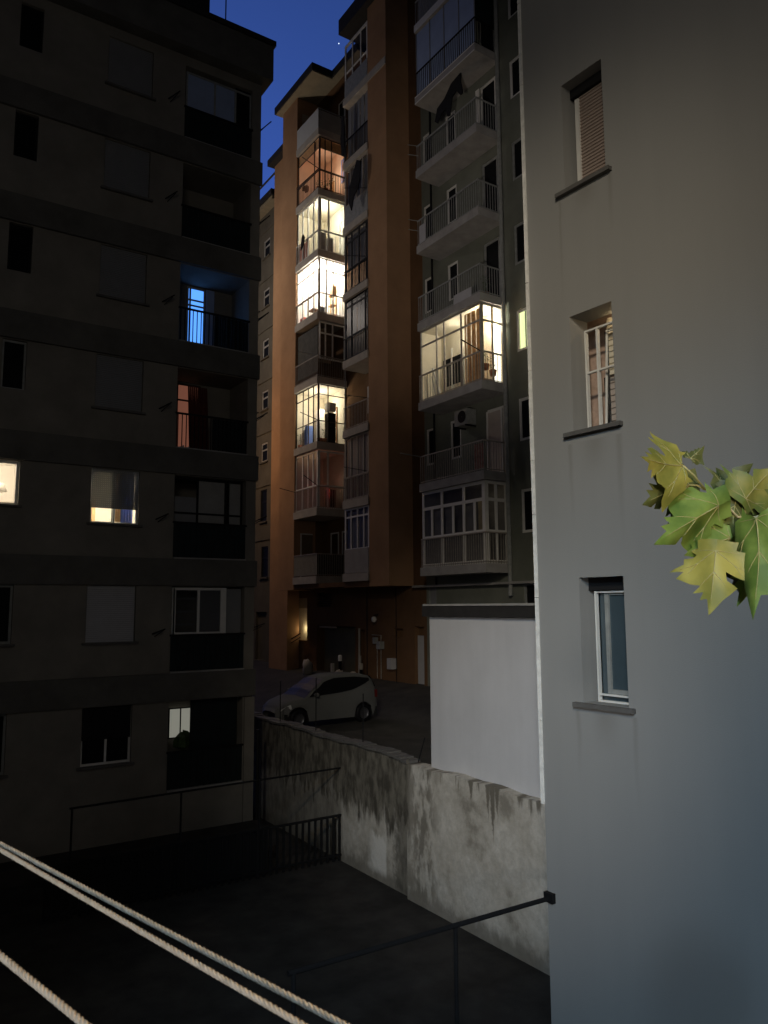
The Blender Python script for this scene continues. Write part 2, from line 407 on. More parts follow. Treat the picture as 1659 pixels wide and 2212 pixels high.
# ================================================================== left apartment block
T0, DT = .82, 3.03
lb = thing('apartment_block', (0, 24, -2.85), 'dark ochre apartment block on the left with grey floor bands, roller shutters and recessed balconies', 'building')
wins = []; holes = []
for k in range(7):
    t = T0+DT*k
    holes.append((6.71, 8.80, t-2.3, t, 1.35))
    holes.append((4.54, 5.77, t-1.43, t, .17, 'open') if k == 2 else (4.54, 5.77, t-1.43, t, .16))
    if k in (0, 1): holes.append((1.55, 2.85, t-1.4, t, .16))
    elif k == 2: holes.append((1.45, 2.85, t-1.1, t, .17, 'open'))
    else: holes.append((2.32, 2.87, t-1.25, t, .16))
    holes.append((-1.6, -.4, t-1.43, t, .16))
sheet(MB(), 'y', 20.4, -9, 9.10, -2.85, 19.3, holes, .16, 1, True).build('wall', M['left_wall'], lb)
g = MB(); g.quad((9.10, 20.4, -2.85), (9.10, 31, -2.85), (9.10, 31, 19.3), (9.10, 20.4, 19.3)); g.quad((-9, 20.4, -2.85), (-9, 31, -2.85), (-9, 31, 19.3), (-9, 20.4, 19.3)); g.quad((-9, 31, -2.85), (9.1, 31, -2.85), (9.1, 31, 19.3), (-9, 31, 19.3))
g.build('side_wall', M['left_wall'], lb)
for k in range(7):
    t = T0+DT*k
    if k < 6: MB().box(-9, 9.13, 20.30, 20.395, t+.02, t+.74).build('floor_band', M['left_band'], lb)
MB().box(8.83, 9.12, 20.33, 20.396, -2.85, .80).build('pilaster', M['left_wall'], lb)
rf = MB().box(-9.2, 9.32, 20.02, 31.2, 19.32, 20.45).build('roof', M['left_band'], lb)
MB().box(-9.25, 9.38, 19.96, 31.3, 20.455, 20.62).build('roof_edge', M['roofd'], rf)
ch = MB().box(6.3, 7.6, 21.0, 21.9, 20.6, 22.1).build('chimney', M['roofd'], rf)
MB().box(-5, -4, 22, 23, 20.6, 22.2).build('chimney', M['roofd'], rf)

def sill(parent, u0, u1, z, c=20.4, ax='y', out=.10, m='sill', inn=1):
    a, b = c-inn*out, c-inn*.004
    (MB().box(u0-.08, u1+.08, a, b, z-.055, z) if ax == 'y' else MB().box(a, b, u0-.08, u1+.08, z-.055, z)).build('sill', M[m], parent)
def slats(u0, u1, z0, z1):
    g = MB(); n = int((z1-z0)/.052)
    for i in range(n):
        a = z0+(z1-z0)*i/n; b = z0+(z1-z0)*(i+1)/n
        g.box(u0, u1, 20.455, 20.465, a, b-.008)
        x = u0
        while x < u1: g.box(x, x+.036, 20.456, 20.464, b-.008, b); x += .05
    return g
for k in range(7):
    t = T0+DT*k
    for (u0, u1) in ((4.54, 5.77), (-1.6, -.4)):
        z0 = t-1.43
        lit = (k == 2 and u0 > 0)
        f = grid('y', 20.50, [u0, (u0+u1)/2, u1], [z0, t], .055, .04).build('window', M['white' if lit or k in (0, ) else 'pipe'], lb)
        lo = z0+(.40 if lit else .0)
        if k == 0: lo = z0+.62
        sh = (slats(u0+.02, u1-.02, lo, t) if lit else louvre('y', 20.46, u0+.02, u1-.02, lo, t, .05, .012)).build('shutter', M['shutter_w' if k in (1,) else ('dark' if k == 0 else 'shutter')], f)
        if lit:
            sh['label'] = 'half-raised perforated shutter glowing faintly'
        sill(f, u0, u1, z0)
        if not lit: pane('y', 20.53, u0, u1, z0, t).build('pane', M['darkglassy'], f)
# lit rooms behind two windows of the left block
def room(parent, x0, x1, y0, y1, z0, z1, m, name='room'):
    g = MB(); g.quad((x0, y1, z0), (x1, y1, z0), (x1, y1, z1), (x0, y1, z1)); g.quad((x0, y0, z0), (x0, y1, z0), (x0, y1, z1), (x0, y0, z1))
    g.quad((x1, y0, z0), (x1, y1, z0), (x1, y1, z1), (x1, y0, z1)); g.quad((x0, y0, z0), (x1, y0, z0), (x1, y1, z0), (x0, y1, z0)); g.quad((x0, y0, z1), (x1, y0, z1), (x1, y1, z1), (x0, y1, z1))
    return g.build(name, m, parent)
t = T0+DT*2
t = T0+DT*2
r = room(lb, 4.3, 6.1, 20.57, 23.0, t-2.2, t+.3, M['room'])
MB().box(4.62, 5.12, 22.4, 22.5, t-2.2, t-.6).build('cupboard', M['curtain'], r)
MB().box(5.12, 5.2, 20.62, 20.66, t-1.5, t).build('door_frame', M['white'], r)
g = MB()
for i in range(9):
    x = 5.36+.035*i; g.box(x, x+.03, 20.63+.015*(i % 2), 20.66+.015*(i % 2), t-1.6+.0*i, t)
g.build('curtain', M['bluecur'], r)
g = MB()
for i in range(5): x = 5.22+.028*i; g.box(x, x+.024, 20.62+.012*(i % 2), 20.64+.012*(i % 2), t-1.35, t)
g.build('curtain', M['curtain'], r)
lamp('room_lamp', 'POINT', (5.15, 21.4, t+.05), 100, (1.0, .93, .78), None, .08)
lamp('room_lamp', 'POINT', (5.6, 20.9, t-.9), 22, (.6, .8, 1.0), None, .08)
r = room(lb, .9, 3.1, 20.57, 23.0, t-2.2, t+.3, M['room_w'])
f = grid('y', 20.50, [1.45, 2.2, 2.85], [t-1.1, t], .07, .05).build('window', M['white'], lb); sill(f, 1.45, 2.85, t-1.1)
MB().box(1.5, 2.62, 22.2, 22.3, t-1.0, t-.55).build('cupboard', M['shutter_w'], r)
MB().lathe((2.55, 21.7, t-.75), [(.02, 0), (.02, .12), (.22, .14), (.13, .34), (.02, .36)], 12).build('lamp_shade', M['room_w'], r, smooth=True)
MB().box(2.35, 2.42, 21.0, 21.05, t-1.1, t-.72).build('bottle', M['dark'], r)
lamp('room_lamp', 'POINT', (2.0, 21.3, t+.0), 80, (1.0, .84, .66), None, .08)
for k in range(7):
    t = T0+DT*k
    if k in (0, 1):
        f = grid('y', 20.50, [1.55, 2.2, 2.85], [t-1.4, t], .055, .04).build('window', M['pipe'], lb)
        pane('y', 20.53, 1.55, 2.85, t-1.4, t).build('pane', M['darkglassy'], f); sill(f, 1.55, 2.85, t-1.4)
    elif k > 2:
        f = grid('y', 20.50, [2.32, 2.87], [t-1.25, t], .05, .04).build('window', M['dark' if k > 3 else 'pipe'], lb)
        pane('y', 20.53, 2.32, 2.87, t-1.25, t).build('pane', M['darkglassy'], f)
# recessed balconies
LA, LBX = 6.71, 8.80
for k in range(7):
    t = T0+DT*k; z0 = t-2.3
    bal = B(LA, LBX, 20.33, 21.72, z0+.003, z0+.05).build('balcony', M['slabg'], lb)
    rail = MB()
    railbar(rail, 'y', 20.38, LA, LBX, z0+1.0, .05)
    if k in (3, 4): balusters(rail, 'y', 20.38, LA+.04, LBX-.04, z0+.05, z0+1.0, .115, .022)
    rail.build('railing', M['railm'], bal)
    if k in (0, 1, 2, 5, 6):
        g = MB(); n = 26
        for i in range(n):
            a = LA+(LBX-LA)*i/n; b = LA+(LBX-LA)*(i+1)/n
            g.box(a+.002, b-.002, 20.385+(.012 if i % 2 else 0), 20.40+(.012 if i % 2 else 0), z0+.06, z0+.98)
        g.build('railing_panel', M['railg'], bal)
    if k in (3, 4):
        g = MB(); n = 14
        for i in range(n):
            a = 7.75+(LBX-7.78)*i/n; g.box(a, a+.068, 20.41, 20.42, z0+.08, z0+.97)
        g.build('railing_panel', M['railg'], bal)
# top floor: pale glazing
t = T0+DT*6
g = grid('y', 20.42, [6.74, 7.62, 8.27, 8.78], [t-1.28, t-.15], .05, .04).build('glazing', M['pipe'], lb)
pane('y', 20.45, 6.74, 7.62, t-1.28, t-.15).build('blind', M['blueblind'], g); pane('y', 20.46, 7.62, 8.27, t-1.28, t-.15).build('blind', M['blueblind'], g)
pane('y', 20.47, 8.27, 8.78, t-1.28, t-.05).build('pane', M['darkglassy'], g)
# fifth: box hanging in the dark loggia
t = T0+DT*5
g = B(7.4, 7.52, 21.3, 21.4, t-1.32, t-1.18).build('meter_box', M['white'], lb)
# fourth: blue-lit open door
t = T0+DT*4
d = grid('y', 21.70, [7.36, 7.46, 7.93], [t-2.2, t-.62, t-.45, t-.05], .05, .06).build('balcony_door', M['bpane'] if 0 else M['pipe'], lb)
pane('y', 21.735, 7.38, 7.93, t-2.2, t-.06).build('pane', emis('blue_lit_blind', (.10, .34, 1.0), 1.35), d)
B(7.95, 8.2, 21.66, 21.71, t-2.2, t-.05).build('shutter', M['blueblind'], d)
lamp('blue_room_light', 'AREA', (7.6, 21.60, t-1.2), 1.3, (.15, .4, 1), (7.3, 20.4, t-1.3), .5)
# third: dim red room with drawn curtain
t = T0+DT*3
d = grid('y', 21.70, [7.12, 7.86], [t-2.2, t-.55, t-.05], .05, .05).build('balcony_door', M['railbrown'], lb)
pane('y', 21.735, 7.12, 7.86, t-2.2, t-.05).build('pane', emis('red_lit_room', (.50, .19, .12), .26), d)
g = MB()
for i in range(10):
    x = 7.34+.06*i
    g.quad((x+.10, 21.66, t-.1), (x+.155, 21.66, t-.1), (x+.26, 21.64+.02*(i % 2), t-2.2), (x+.18, 21.64, t-2.2))
g.build('curtain', mat('dark_red_curtain', (.09, .02, .015), .9, .3, 8), d)
g = MB()
for i in range(6): g.box(6.86+.06*i, 6.89+.06*i, 20.5+.04*i, 20.54+.04*i, t-2.25, t-2.20+.03*(i % 3))
g.build('plant_pot', M['white'], lb)
# second: closed with pale blinds
t = T0+DT*2
g = grid('y', 20.62, [6.74, 7.45, 8.27, 8.36, 8.78], [t-2.2, t-1.0, t-.02], .05, .04).build('glazing', M['railm'], lb)
pane('y', 20.65, 7.47, 8.26, t-1.3, t-.05).build('blind', M['greyblind'], g); pane('y', 20.65, 8.37, 8.76, t-1.3, t-.05).build('blind', M['greyblind'], g)
pane('y', 20.66, 6.76, 7.45, t-2.2, t-.55).build('pane', M['shutter'], g)
# first: white two-leaf window over the railing
t = T0+DT*1
g = grid('y', 20.42, [6.74, 6.80, 7.47, 8.27], [t-1.3, t-.03], .07, .05).build('glazing', M['white'], lb)
B(8.10, 8.24, 20.41, 20.47, t-1.3, t-.05).build('sash', M['white'], g)
pane('y', 20.45, 6.8, 8.2, t-1.3, t-.05).build('pane', M['dpane'], g)
pane('y', 20.48, 7.5, 8.1, t-1.28, t-.05).build('curtain', M['shutter'], g)
for i in range(3): B(6.85, 7.42, 20.56+.02*i, 20.58+.02*i, t-.35-.35*i, t-.30-.35*i).build('shelf', M['shutter'], g)
pane('y', 20.60, 8.30, 8.78, t-1.3, t-.05).build('blind', M['shutter'], g)
# ground loggia
t = T0
g = grid('y', 21.55, [7.10, 7.44, 7.78], [t-1.15, t-.32], .03, .04).build('window', M['railm'], lb)
pane('y', 21.58, 7.10, 7.78, t-1.15, t-.32).build('pane', emis('dim_lit_pane', (.62, .62, .52), .30), g)
B(7.42, 8.75, 20.7, 20.75, t-2.2, t-.02).build('shutter', M['railg'], lb)
MB().blob((7.35, 21.1, t-1.15), .25, 4).build('plant_pot', M['plant'], lb)
# clothes-line brackets on the wall
for k in range(1, 7):
    t = T0+DT*k
    MB().tube([(6.22, 20.39, t-1.25), (6.45, 20.05, t-1.12)], .018, 6).tube([(6.28, 20.39, t-1.32), (6.42, 20.1, t-1.16)], .012, 6).build('line_bracket', M['railm'], lb)
    MB().tube([(9.1, 20.5, t-1.15), (9.28, 20.05, t-1.02)], .018, 6).tube([(9.08, 20.39, t-1.22), (9.2, 20.1, t-1.1)], .012, 6).build('line_bracket', M['railm'], lb)
MB().tube([(9.2, 20.25, -2.85), (9.2, 20.25, -.1)], .05, 10).build('downpipe', M['railm'], lb)
MB().tube([(8.2, 21.2, 20.6), (8.2, 21.2, 22.9)], .02, 6).tube([(7.85, 21.2, 22.6), (8.55, 21.2, 22.6)], .012, 6).build('aerial', M['railm'], rf)

# ================================================================== orange tower with two columns of balconies
tw = thing('apartment_tower', (20, 30, 0), 'tall orange apartment tower in the centre with a column of corner balconies, several brightly lit', 'building')
XW = 17.6      # main wall plane
XD = 18.0      # wall at the back of the corner balconies
XF = 16.45     # front plane of pillars and balconies
ZB = [4.30+3.05*k for k in range(11)]
g = MB()
tholes = [(33.25, 34.9, 1.65, 3.70, 1.2), (30.85, 32.32, 3.25, 3.92, .4), (28.8, 32.28, .2, 2.40, .35), (28.0, 28.62, .35, 2.3, .25), (25.2, 25.8, 2.05, 2.40, .2), (27.87, 32.44, 4.31, 28.87, XD-XW+.005)]
sheet(g, 'x', XW, 24.432, 36.1, -.5, 28.9, tholes, .3, 1, True)
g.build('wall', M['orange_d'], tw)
g = MB()
g.box(XF, XW-.005, 24.43, 25.84, 4.06, 29.15)
g.box(XF, XW-.005, 32.45, 34.08, 4.06, 28.88)
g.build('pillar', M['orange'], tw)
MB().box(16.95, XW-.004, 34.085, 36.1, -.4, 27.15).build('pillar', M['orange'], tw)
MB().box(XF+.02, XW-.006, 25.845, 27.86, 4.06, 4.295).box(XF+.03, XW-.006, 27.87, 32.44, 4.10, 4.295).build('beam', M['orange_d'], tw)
MB().box(XW+1.4, 26, 24.45, 36.05, 0, 28.9).build('core', M['orange_d'], tw)
rf = MB().box(16.15, 22, 30.3, 34.35, 28.89, 28.93).box(17.25, 22, 27.92, 30.3, 28.89, 28.93).build('roof', M['roofs'], tw)
MB().box(16.10, 22, 30.25, 34.4, 28.934, 29.3).box(17.2, 22, 27.93, 30.249, 28.934, 29.3).build('roof_edge', M['roofd'], rf)
rf = MB().box(16.2, 26, 24.2, 27.9, 29.17, 29.9).build('roof', M['roofd'], tw)
MB().box(16.6, 22, 34.1, 36.3, 27.16, 27.5).build('roof_edge', M['roofd'], rf)
MB().tube([(17.9, 29, 29.3), (17.9, 29, 31.0)], .02, 6).tube([(17.9, 28.6, 30.7), (17.9, 29.4, 30.7)], .012, 6).tube([(17.9, 28.7, 30.3), (17.9, 29.3, 30.3)], .012, 6).build('aerial', M['railm'], rf)

def balcony(parent, xf, ya, yb, zb, th, slabm, rail=None, railm='railm', glaze=None, label=None, xw=XW, corner=True, top=3.05, step=.12):
    """ya = near corner, yb = far end; glaze = dict(v=left verticals, w=right verticals, h=heights over floor, m=frame, t=bar, pane=..)"""
    s = MB().box(xf-.05, xw-.01, ya-.05, yb-.004, zb, zb+th).build('balcony', M[slabm], parent)
    if label: s['label'] = label
    f = zb+th; c = zb+top-.004
    if rail:
        r = MB(); railbar(r, 'x', xf+.01, ya, yb-.03, f+rail); railbar(r, 'x', xf+.01, ya, yb-.03, f+.07, .025)
        balusters(r, 'x', xf+.01, ya, yb-.03, f+.005, f+rail, step)
        if corner:
            railbar(r, 'y', ya+.01, xf+.04, xw-.03, f+rail, .038); railbar(r, 'y', ya+.01, xf+.04, xw-.03, f+.07, .023)
            balusters(r, 'y', ya+.01, xf+.1, xw-.05, f+.005, f+rail, step)
        r.build('railing', M[railm], s)
    if glaze:
        t = glaze.get('t', .05); hs = [f+.01]+[f+h for h in glaze['h']]+[c]
        fr = grid('x', xf+.06, [ya+.05]+glaze['v']+[yb-.02], hs, t, .045, 1)
        if corner:
            g2 = grid('y', ya+.06, [xf+.112]+glaze['w']+[xw-.02], hs, t*.98, .045, 1); o = len(fr.v); fr.v += g2.v; fr.f += [tuple(o+i for i in q) for q in g2.f]
            fr.box(xf+.055, xf+.055+t*1.3, ya+.052, ya+.052+t*1.3, f+.008, c)
        fr.build('glazing', M[glaze['m']], s)
        pn = glaze.get('pane', 'pane')
        p = pane('x', xf+.085, ya+.05, yb-.02, f, c)
        if corner: q = pane('y', ya+.085, xf+.112, xw-.02, f, c); o = len(p.v); p.v += q.v; p.f += [tuple(o+i for i in z) for z in q.f]
        p.build('pane', M[pn], s)
    return s
def lining(par, m, ya, yb, zb, th, xw=XW, far=True, xf=XF):
    f = zb+th+.006; c = zb+3.045
    g = MB().quad((xw-.012, ya+.1, f), (xw-.012, yb-.02, f), (xw-.012, yb-.02, c), (xw-.012, ya+.1, c))
    if far: g.quad((xf+.12, yb-.016, f), (xw-.012, yb-.016, f), (xw-.012, yb-.016, c), (xf+.12, yb-.016, c))
    g.quad((xf+.12, ya+.1, c), (xw-.012, ya+.1, c), (xw-.012, yb-.016, c), (xf+.12, yb-.016, c))
    return g.build('balcony_wall', M[m], par)
def wdoor(par, y0, y1, z0, z1, fm='white', pm='darkglassy', x=XW, out=.05, name='window', t=.07, mid=False):
    g = grid('x', x-out, [y0]+([(y0+y1)/2] if mid else [])+[y1], [z0, z1], t, out-.02).build(name, M[fm], par)
    o = pane('x', x-.022, y0, y1, z0, z1).build('pane_sheet', M[pm], g if par.parent is None else par); o.name = 'pane'
    return g
Y1, Y2 = 30.2, 32.45
dark_h = [1.0, 2.1]
# floor 0: open balcony, mesh panels
zb = ZB[0]; f = zb+.33
s = balcony(tw, XF, Y1, Y2, zb, .33, 'slab', 1.0, 'railp', xw=XD)
MB().box(XF+.02, XF+.03, Y1+.02, Y2-.04, f+.05, f+.97).build('railing_panel', mat('pale_mesh_panel', (.40, .38, .33), .9, .2, 20), s)
MB().box(XF+.04, XD-.04, Y1+.02, Y1+.03, f+.05, f+.97).build('railing_panel', mat('dark_mesh_panel', (.06, .055, .045), .9, .3, 20), s)
d = MB().box(16.78, 17.42, Y2-.05, Y2-.01, f, f+2.1).build('balcony_door', M['white'], tw); MB().box(16.84, 17.42, Y2-.06, Y2-.052, f, f+2.04).build('shutter', mat('brown_shutter', (.17, .125, .08), .8, .1, 9), d)
for a, b in ((30.85, 31.6), (30.1, 30.55)): wdoor(tw, a, b, f+.75, f+2.1, pm='dpane', x=XD, name='window')
# floor 1: white frames, dim, a red glow inside
zb = ZB[1]; s = balcony(tw, XF, Y1, Y2, zb, .33, 'slab', 1.0, 'railp', dict(v=[30.72, 31.22, 31.75], w=[17.05], h=[1.05], m='white', t=.075, pane='dpane'), top=3.0, xw=XD)
lining(s, 'room_p', Y1, Y2, zb, .33, xw=XD)
lamp('red_lamp', 'POINT', (17.0, 30.42, zb+1.15), 1.5, (1.0, .05, .12), None, .05)
lamp('dim_lamp', 'POINT', (17.1, 30.4, zb+1.6), 2.2, (1.0, .8, .6), None, .1)
MB().box(17.2, 17.5, 30.35, 30.8, zb+.34, zb+1.25).build('cabinet', M['wood'], s)
MB().tube([(XF, Y1, zb+1.36), (XF-.75, Y1-.1, zb+1.75)], .016, 6).tube([(XF, Y2-.1, zb+1.3), (XF-.8, Y2-.05, zb+1.45)], .014, 6).build('drying_pole', M['railm'], s)
# floor 2: lit, dark brown frames, plants
zb = ZB[2]; f = zb+.33; s = balcony(tw, XF, Y1, Y2, zb, .33, 'slab', None, 'railm', dict(v=[30.72, 31.22, 31.75], w=[17.05], h=[1.0, 2.25], m='railbrown', t=.035), xw=XD)
lining(s, 'room', Y1, Y2, zb, .33, xw=XD)
lamp('balcony_light', 'POINT', (17.15, 31.25, zb+2.35), 62, (1.0, .90, .70), None, .07)
MB().box(17.12, 17.5, 30.34, 30.7, f, f+.78).build('cabinet', M['dark'], s); MB().box(17.12, 17.5, 30.34, 30.7, f+.80, f+1.45).build('cabinet', M['dark'], s)
MB().box(17.15, 17.5, 30.34, 30.75, f+1.55, f+1.95).build('cabinet', M['room_w'], s)
MB().box(16.9, 17.2, 32.0, 32.3, f, f+1.15).build('cupboard', M['bluecur'], s); MB().box(17.3, 17.55, 31.5, 31.9, f, f+1.9).build('cupboard', M['room_w'], s)
wdoor(s, 31.0, 31.45, f+.05, f+2.0, x=XD-.02, pm='room_w', fm='wood', name='balcony_door')
def potted(x, y, z, label, h=.55, seed=1, where=None, grp=None):
    p = thing('potted_plant', (x, y, z), label, 'plant', grp)
    MB().lathe((x, y, z), [(.02, 0), (.10, 0), (.13, .2), (.12, .2), (.02, .18)], 10).build('pot', M['terracotta'], p, smooth=True)
    r = random.Random(seed); g = MB()
    g.tube([(x, y, z+.15), (x+.02, y+.02, z+h*.6), (x-.01, y, z+h)], .012, 5)
    for i in range(34):
        c = Vector((x+r.gauss(0, .09), y+r.gauss(0, .09), z+.28+r.random()*(h-.2))); a = r.random()*6.28; q = Vector((cos(a), sin(a), r.uniform(-.3, .5)))*r.uniform(.05, .10); n = Vector((-sin(a), cos(a), 0))*.025
        g.quad(c, c+q*.5+n, c+q, c+q*.5-n)
    g.build('foliage', M['plant'], p)
    return p
potted(16.66, 30.36, f, 'houseplant in the corner of the lit balcony with brown frames', .95, 2)
potted(16.9, 30.38, f, 'small plant in the lower right pane of the lit balcony with brown frames', .6, 3)
potted(16.64, 32.2, f, 'plant at the far left end of the lit balcony with brown frames', .7, 5)
MB().tube([(XF, Y1, f+1.0), (XF-.85, Y1+.05, f+1.25)], .016, 6).build('drying_pole', M['railm'], s)
# floor 3: half open balcony, railing, pale window behind
zb = ZB[3]; f = zb+.33; s = balcony(tw, XF, Y1, Y2, zb, .33, 'slab', 1.0, 'railp', step=.115, xw=XD)
g = grid('y', Y1+.10, [XF+.14, 16.92, 17.3, XD-.02], [f+.9, f+2.15, f+2.7], .07, .045).build('glazing', M['white'], s)
pane('y', Y1+.13, XF+.14, 17.3, f+.9, f+2.7).build('pane', M['dpane'], s)
pane('y', Y1+.6, XF+.2, 17.5, f+.9, f+2.6).build('curtain', mat('brown_curtain', (.26, .19, .12), .9, .25, 6), s)
MB().box(XF+.1, XF+.115, Y1+.2, Y2-.05, f+.3, f+2.5).build('awning', mat('grey_awning', (.075, .075, .07), .9, .2, 4), s)
MB().tube([(XF, 30.3, f+1.0), (XF-.6, 30.9, f+1.25)], .016, 6).build('drying_pole', M['pipe'], s)
# floor 4: the brightest glazed balcony
zb = ZB[4]; f = zb+.33; s = balcony(tw, XF, Y1, Y2, zb, .33, 'slab', 1.0, 'railp', dict(v=[30.75, 31.3, 31.85], w=[16.95, 17.3], h=[1.02, 2.15], m='railp', t=.045), step=.15, label='glazed balcony so brightly lit it looks white', xw=XD)
lining(s, 'room_w', Y1, Y2, zb, .33, xw=XD)
lamp('balcony_light', 'POINT', (17.1, 31.2, zb+2.55), 230, (1.0, .92, .80), None, .08)
lamp('balcony_light', 'POINT', (16.95, 30.6, zb+2.2), 90, (1.0, .94, .84), None, .08)
MB().box(16.72, 16.95, 30.42, 30.62, f, f+.42).build('bucket', M['shutter'], s); MB().box(16.6, 16.8, 31.9, 32.25, f, f+.35).build('storage_box', M['red'], s)
MB().box(16.9, 17.4, 31.5, 32.0, f+.7, f+.74).tube([(17.1, 31.7, f), (17.1, 31.7, f+.7)], .02, 6).build('table', M['wood'], s)
MB().box(17.3, 17.56, 30.4, 30.75, f+.6, f+.64).box(17.3, 17.56, 30.4, 30.75, f+1.1, f+1.14).box(17.35, 17.56, 30.45, 30.7, f+1.15, f+1.6).build('shelf', M['curtain'], s)
wdoor(s, 31.1, 31.7, f+.1, f+2.1, x=XD-.02, pm='room', fm='curtain', name='balcony_door')
# floor 5: lit cream glazed balcony
zb = ZB[5]; f = zb+.33; s = balcony(tw, XF, Y1, Y2, zb, .33, 'slab', 1.0, 'white', dict(v=[30.8, 31.35, 31.9], w=[17.05], h=[1.05], m='white', t=.085), step=.3, xw=XD)
lining(s, 'room', Y1, Y2, zb, .33, xw=XD)
lamp('balcony_light', 'POINT', (17.15, 30.9, zb+2.5), 62, (1.0, .95, .74), None, .08)
lamp('balcony_light', 'POINT', (17.3, 30.5, zb+1.3), 10, (1.0, .95, .75), None, .08)
MB().box(XF+.12, XF+.14, 31.35, Y2-.05, f+.05, f+1.0).build('railing_panel', mat('red_brown_panel', (.40, .20, .14), .9, .1, 5), s)
MB().box(XF+.2, 16.95, Y1+.14, Y1+.17, f+.05, f+1.0).build('railing_panel', M['slabg'], s)
MB().box(17.1, 17.35, 30.35, 30.6, f, f+.85).build('armchair', M['slabg'], s)
wdoor(s, 30.35, 30.8, f+.1, f+2.0, x=XD-.02, pm='room_w', fm='white', name='balcony_door')
# floor 6: orange lit balcony, thin dark frame with plants
zb = ZB[6]; f = zb+.33; s = balcony(tw, XF, Y1, Y2, zb, .33, 'slab', 1.0, 'railbrown', dict(v=[30.75], w=[16.85, 17.2], h=[1.0, 2.15], m='railbrown', t=.035), step=.14, xw=XD)
lining(s, 'room_p', Y1, Y2, zb, .33, xw=XD)
lamp('balcony_light', 'POINT', (17.25, 30.7, zb+1.7), 24, (1.0, .70, .48), None, .08)
MB().box(XF+.12, XF+.13, Y1+.12, Y2-.05, f+2.17, zb+3.02).box(XF+.15, XD-.04, Y1+.12, Y1+.13, f+2.17, zb+3.02).build('blind', M['curtain'], s)
wdoor(s, 31.2, 31.8, f+.05, f+1.5, x=XD-.02, pm='curtain', fm='room', name='balcony_door')
wdoor(s, 30.35, 30.6, f+.9, f+2.1, x=XD-.02, pm='curtain', fm='bluecur', name='window')
for i, (x, y, h, l) in enumerate(((16.95, 30.4, .6, 'bushy plant behind the railing of the orange-lit balcony'), (17.2, 30.42, .75, 'taller plant near the wall on the orange-lit balcony'), (16.6, 30.42, .35, 'low round plant at the corner of the orange-lit balcony'))):
    potted(x, y, f, l, h, 20+i)
MB().tube([(XF, Y1, f+1.0), (XF-.75, Y1+.25, f+1.45)], .02, 6).tube([(XF, Y1+.1, f+1.0), (XF-.5, Y1+1.3, f+.45)], .014, 6).build('drying_pole', M['railbrown'], s)
MB().blob((16.6, 31.75, f+.75), .17, 9).build('hanging_lamp', M['wood'], s)
# floor 7: open, pale solid parapet on the left, things piled behind the railing on the right
zb = ZB[7]; f = zb+.33; s = balcony(tw, XF, Y1, Y2, zb, .33, 'slab', 1.05, 'pipe', step=.12, xw=XD)
MB().box(XF-.02, XF, Y1+.02, Y2-.03, f+.0, f+1.05).build('railing_panel', mat('pale_parapet', (.50, .52, .53), .8, .05, 3), s)
MB().box(XF+.03, XD-.04, Y1-.02, Y1-.008, f+.02, f+.95).build('railing_panel', M['greyblind'], s)
MB().box(16.72, 17.3, Y2-.05, Y2-.01, f, f+2.1).build('balcony_door', M['beige'], tw)
g = MB(); rnd = random.Random(5)
for i in range(9): g.blob((16.85+.08*i, 30.5+.1*rnd.random(), f+.7+.25*rnd.random()), .10, i)
g.build('stored_things', M['white'], s)
wdoor(tw, 30.3, 30.9, f+.4, f+2.2, pm='darkglassy', x=XD)
# second column, set in the plane of the pillar
Z1, Z2 = 25.85, 27.86
spec2 = [
 dict(k=0, rail=None, m='white', v=[26.35, 26.85, 27.35], h=[1.0, 2.35], p='dpane', cur='shutter_w', panel='slabg'),
 dict(k=1, rail=1.0, m='slab', v=[26.35, 26.85, 27.35], h=[1.0], p='dpane', cur='shutter_w'),
 dict(k=2, rail=1.0, m='pipe', v=[], h=[], p=None, cur=None, open=1),
 dict(k=3, rail=1.0, m='railm', v=[26.2, 27.3], h=[1.05, 2.4], p='dpane', cur='shutter_w'),
 dict(k=4, rail=1.0, m='railm', v=[26.1, 26.7, 27.3], h=[1.0, 2.3], p='dpane', cur='shutter'),
 dict(k=5, rail=None, m='railp', v=[26.35, 26.9, 27.4], h=[1.0], p='dpane', cur='shutter_w'),
 dict(k=6, rail=1.0, m='pipe', v=[26.8], h=[], p=None, cur='shutter'),
 dict(k=7, rail=None, m='white', v=[26.5, 27.2], h=[1.3, 2.6], p='dpane', cur=None)]
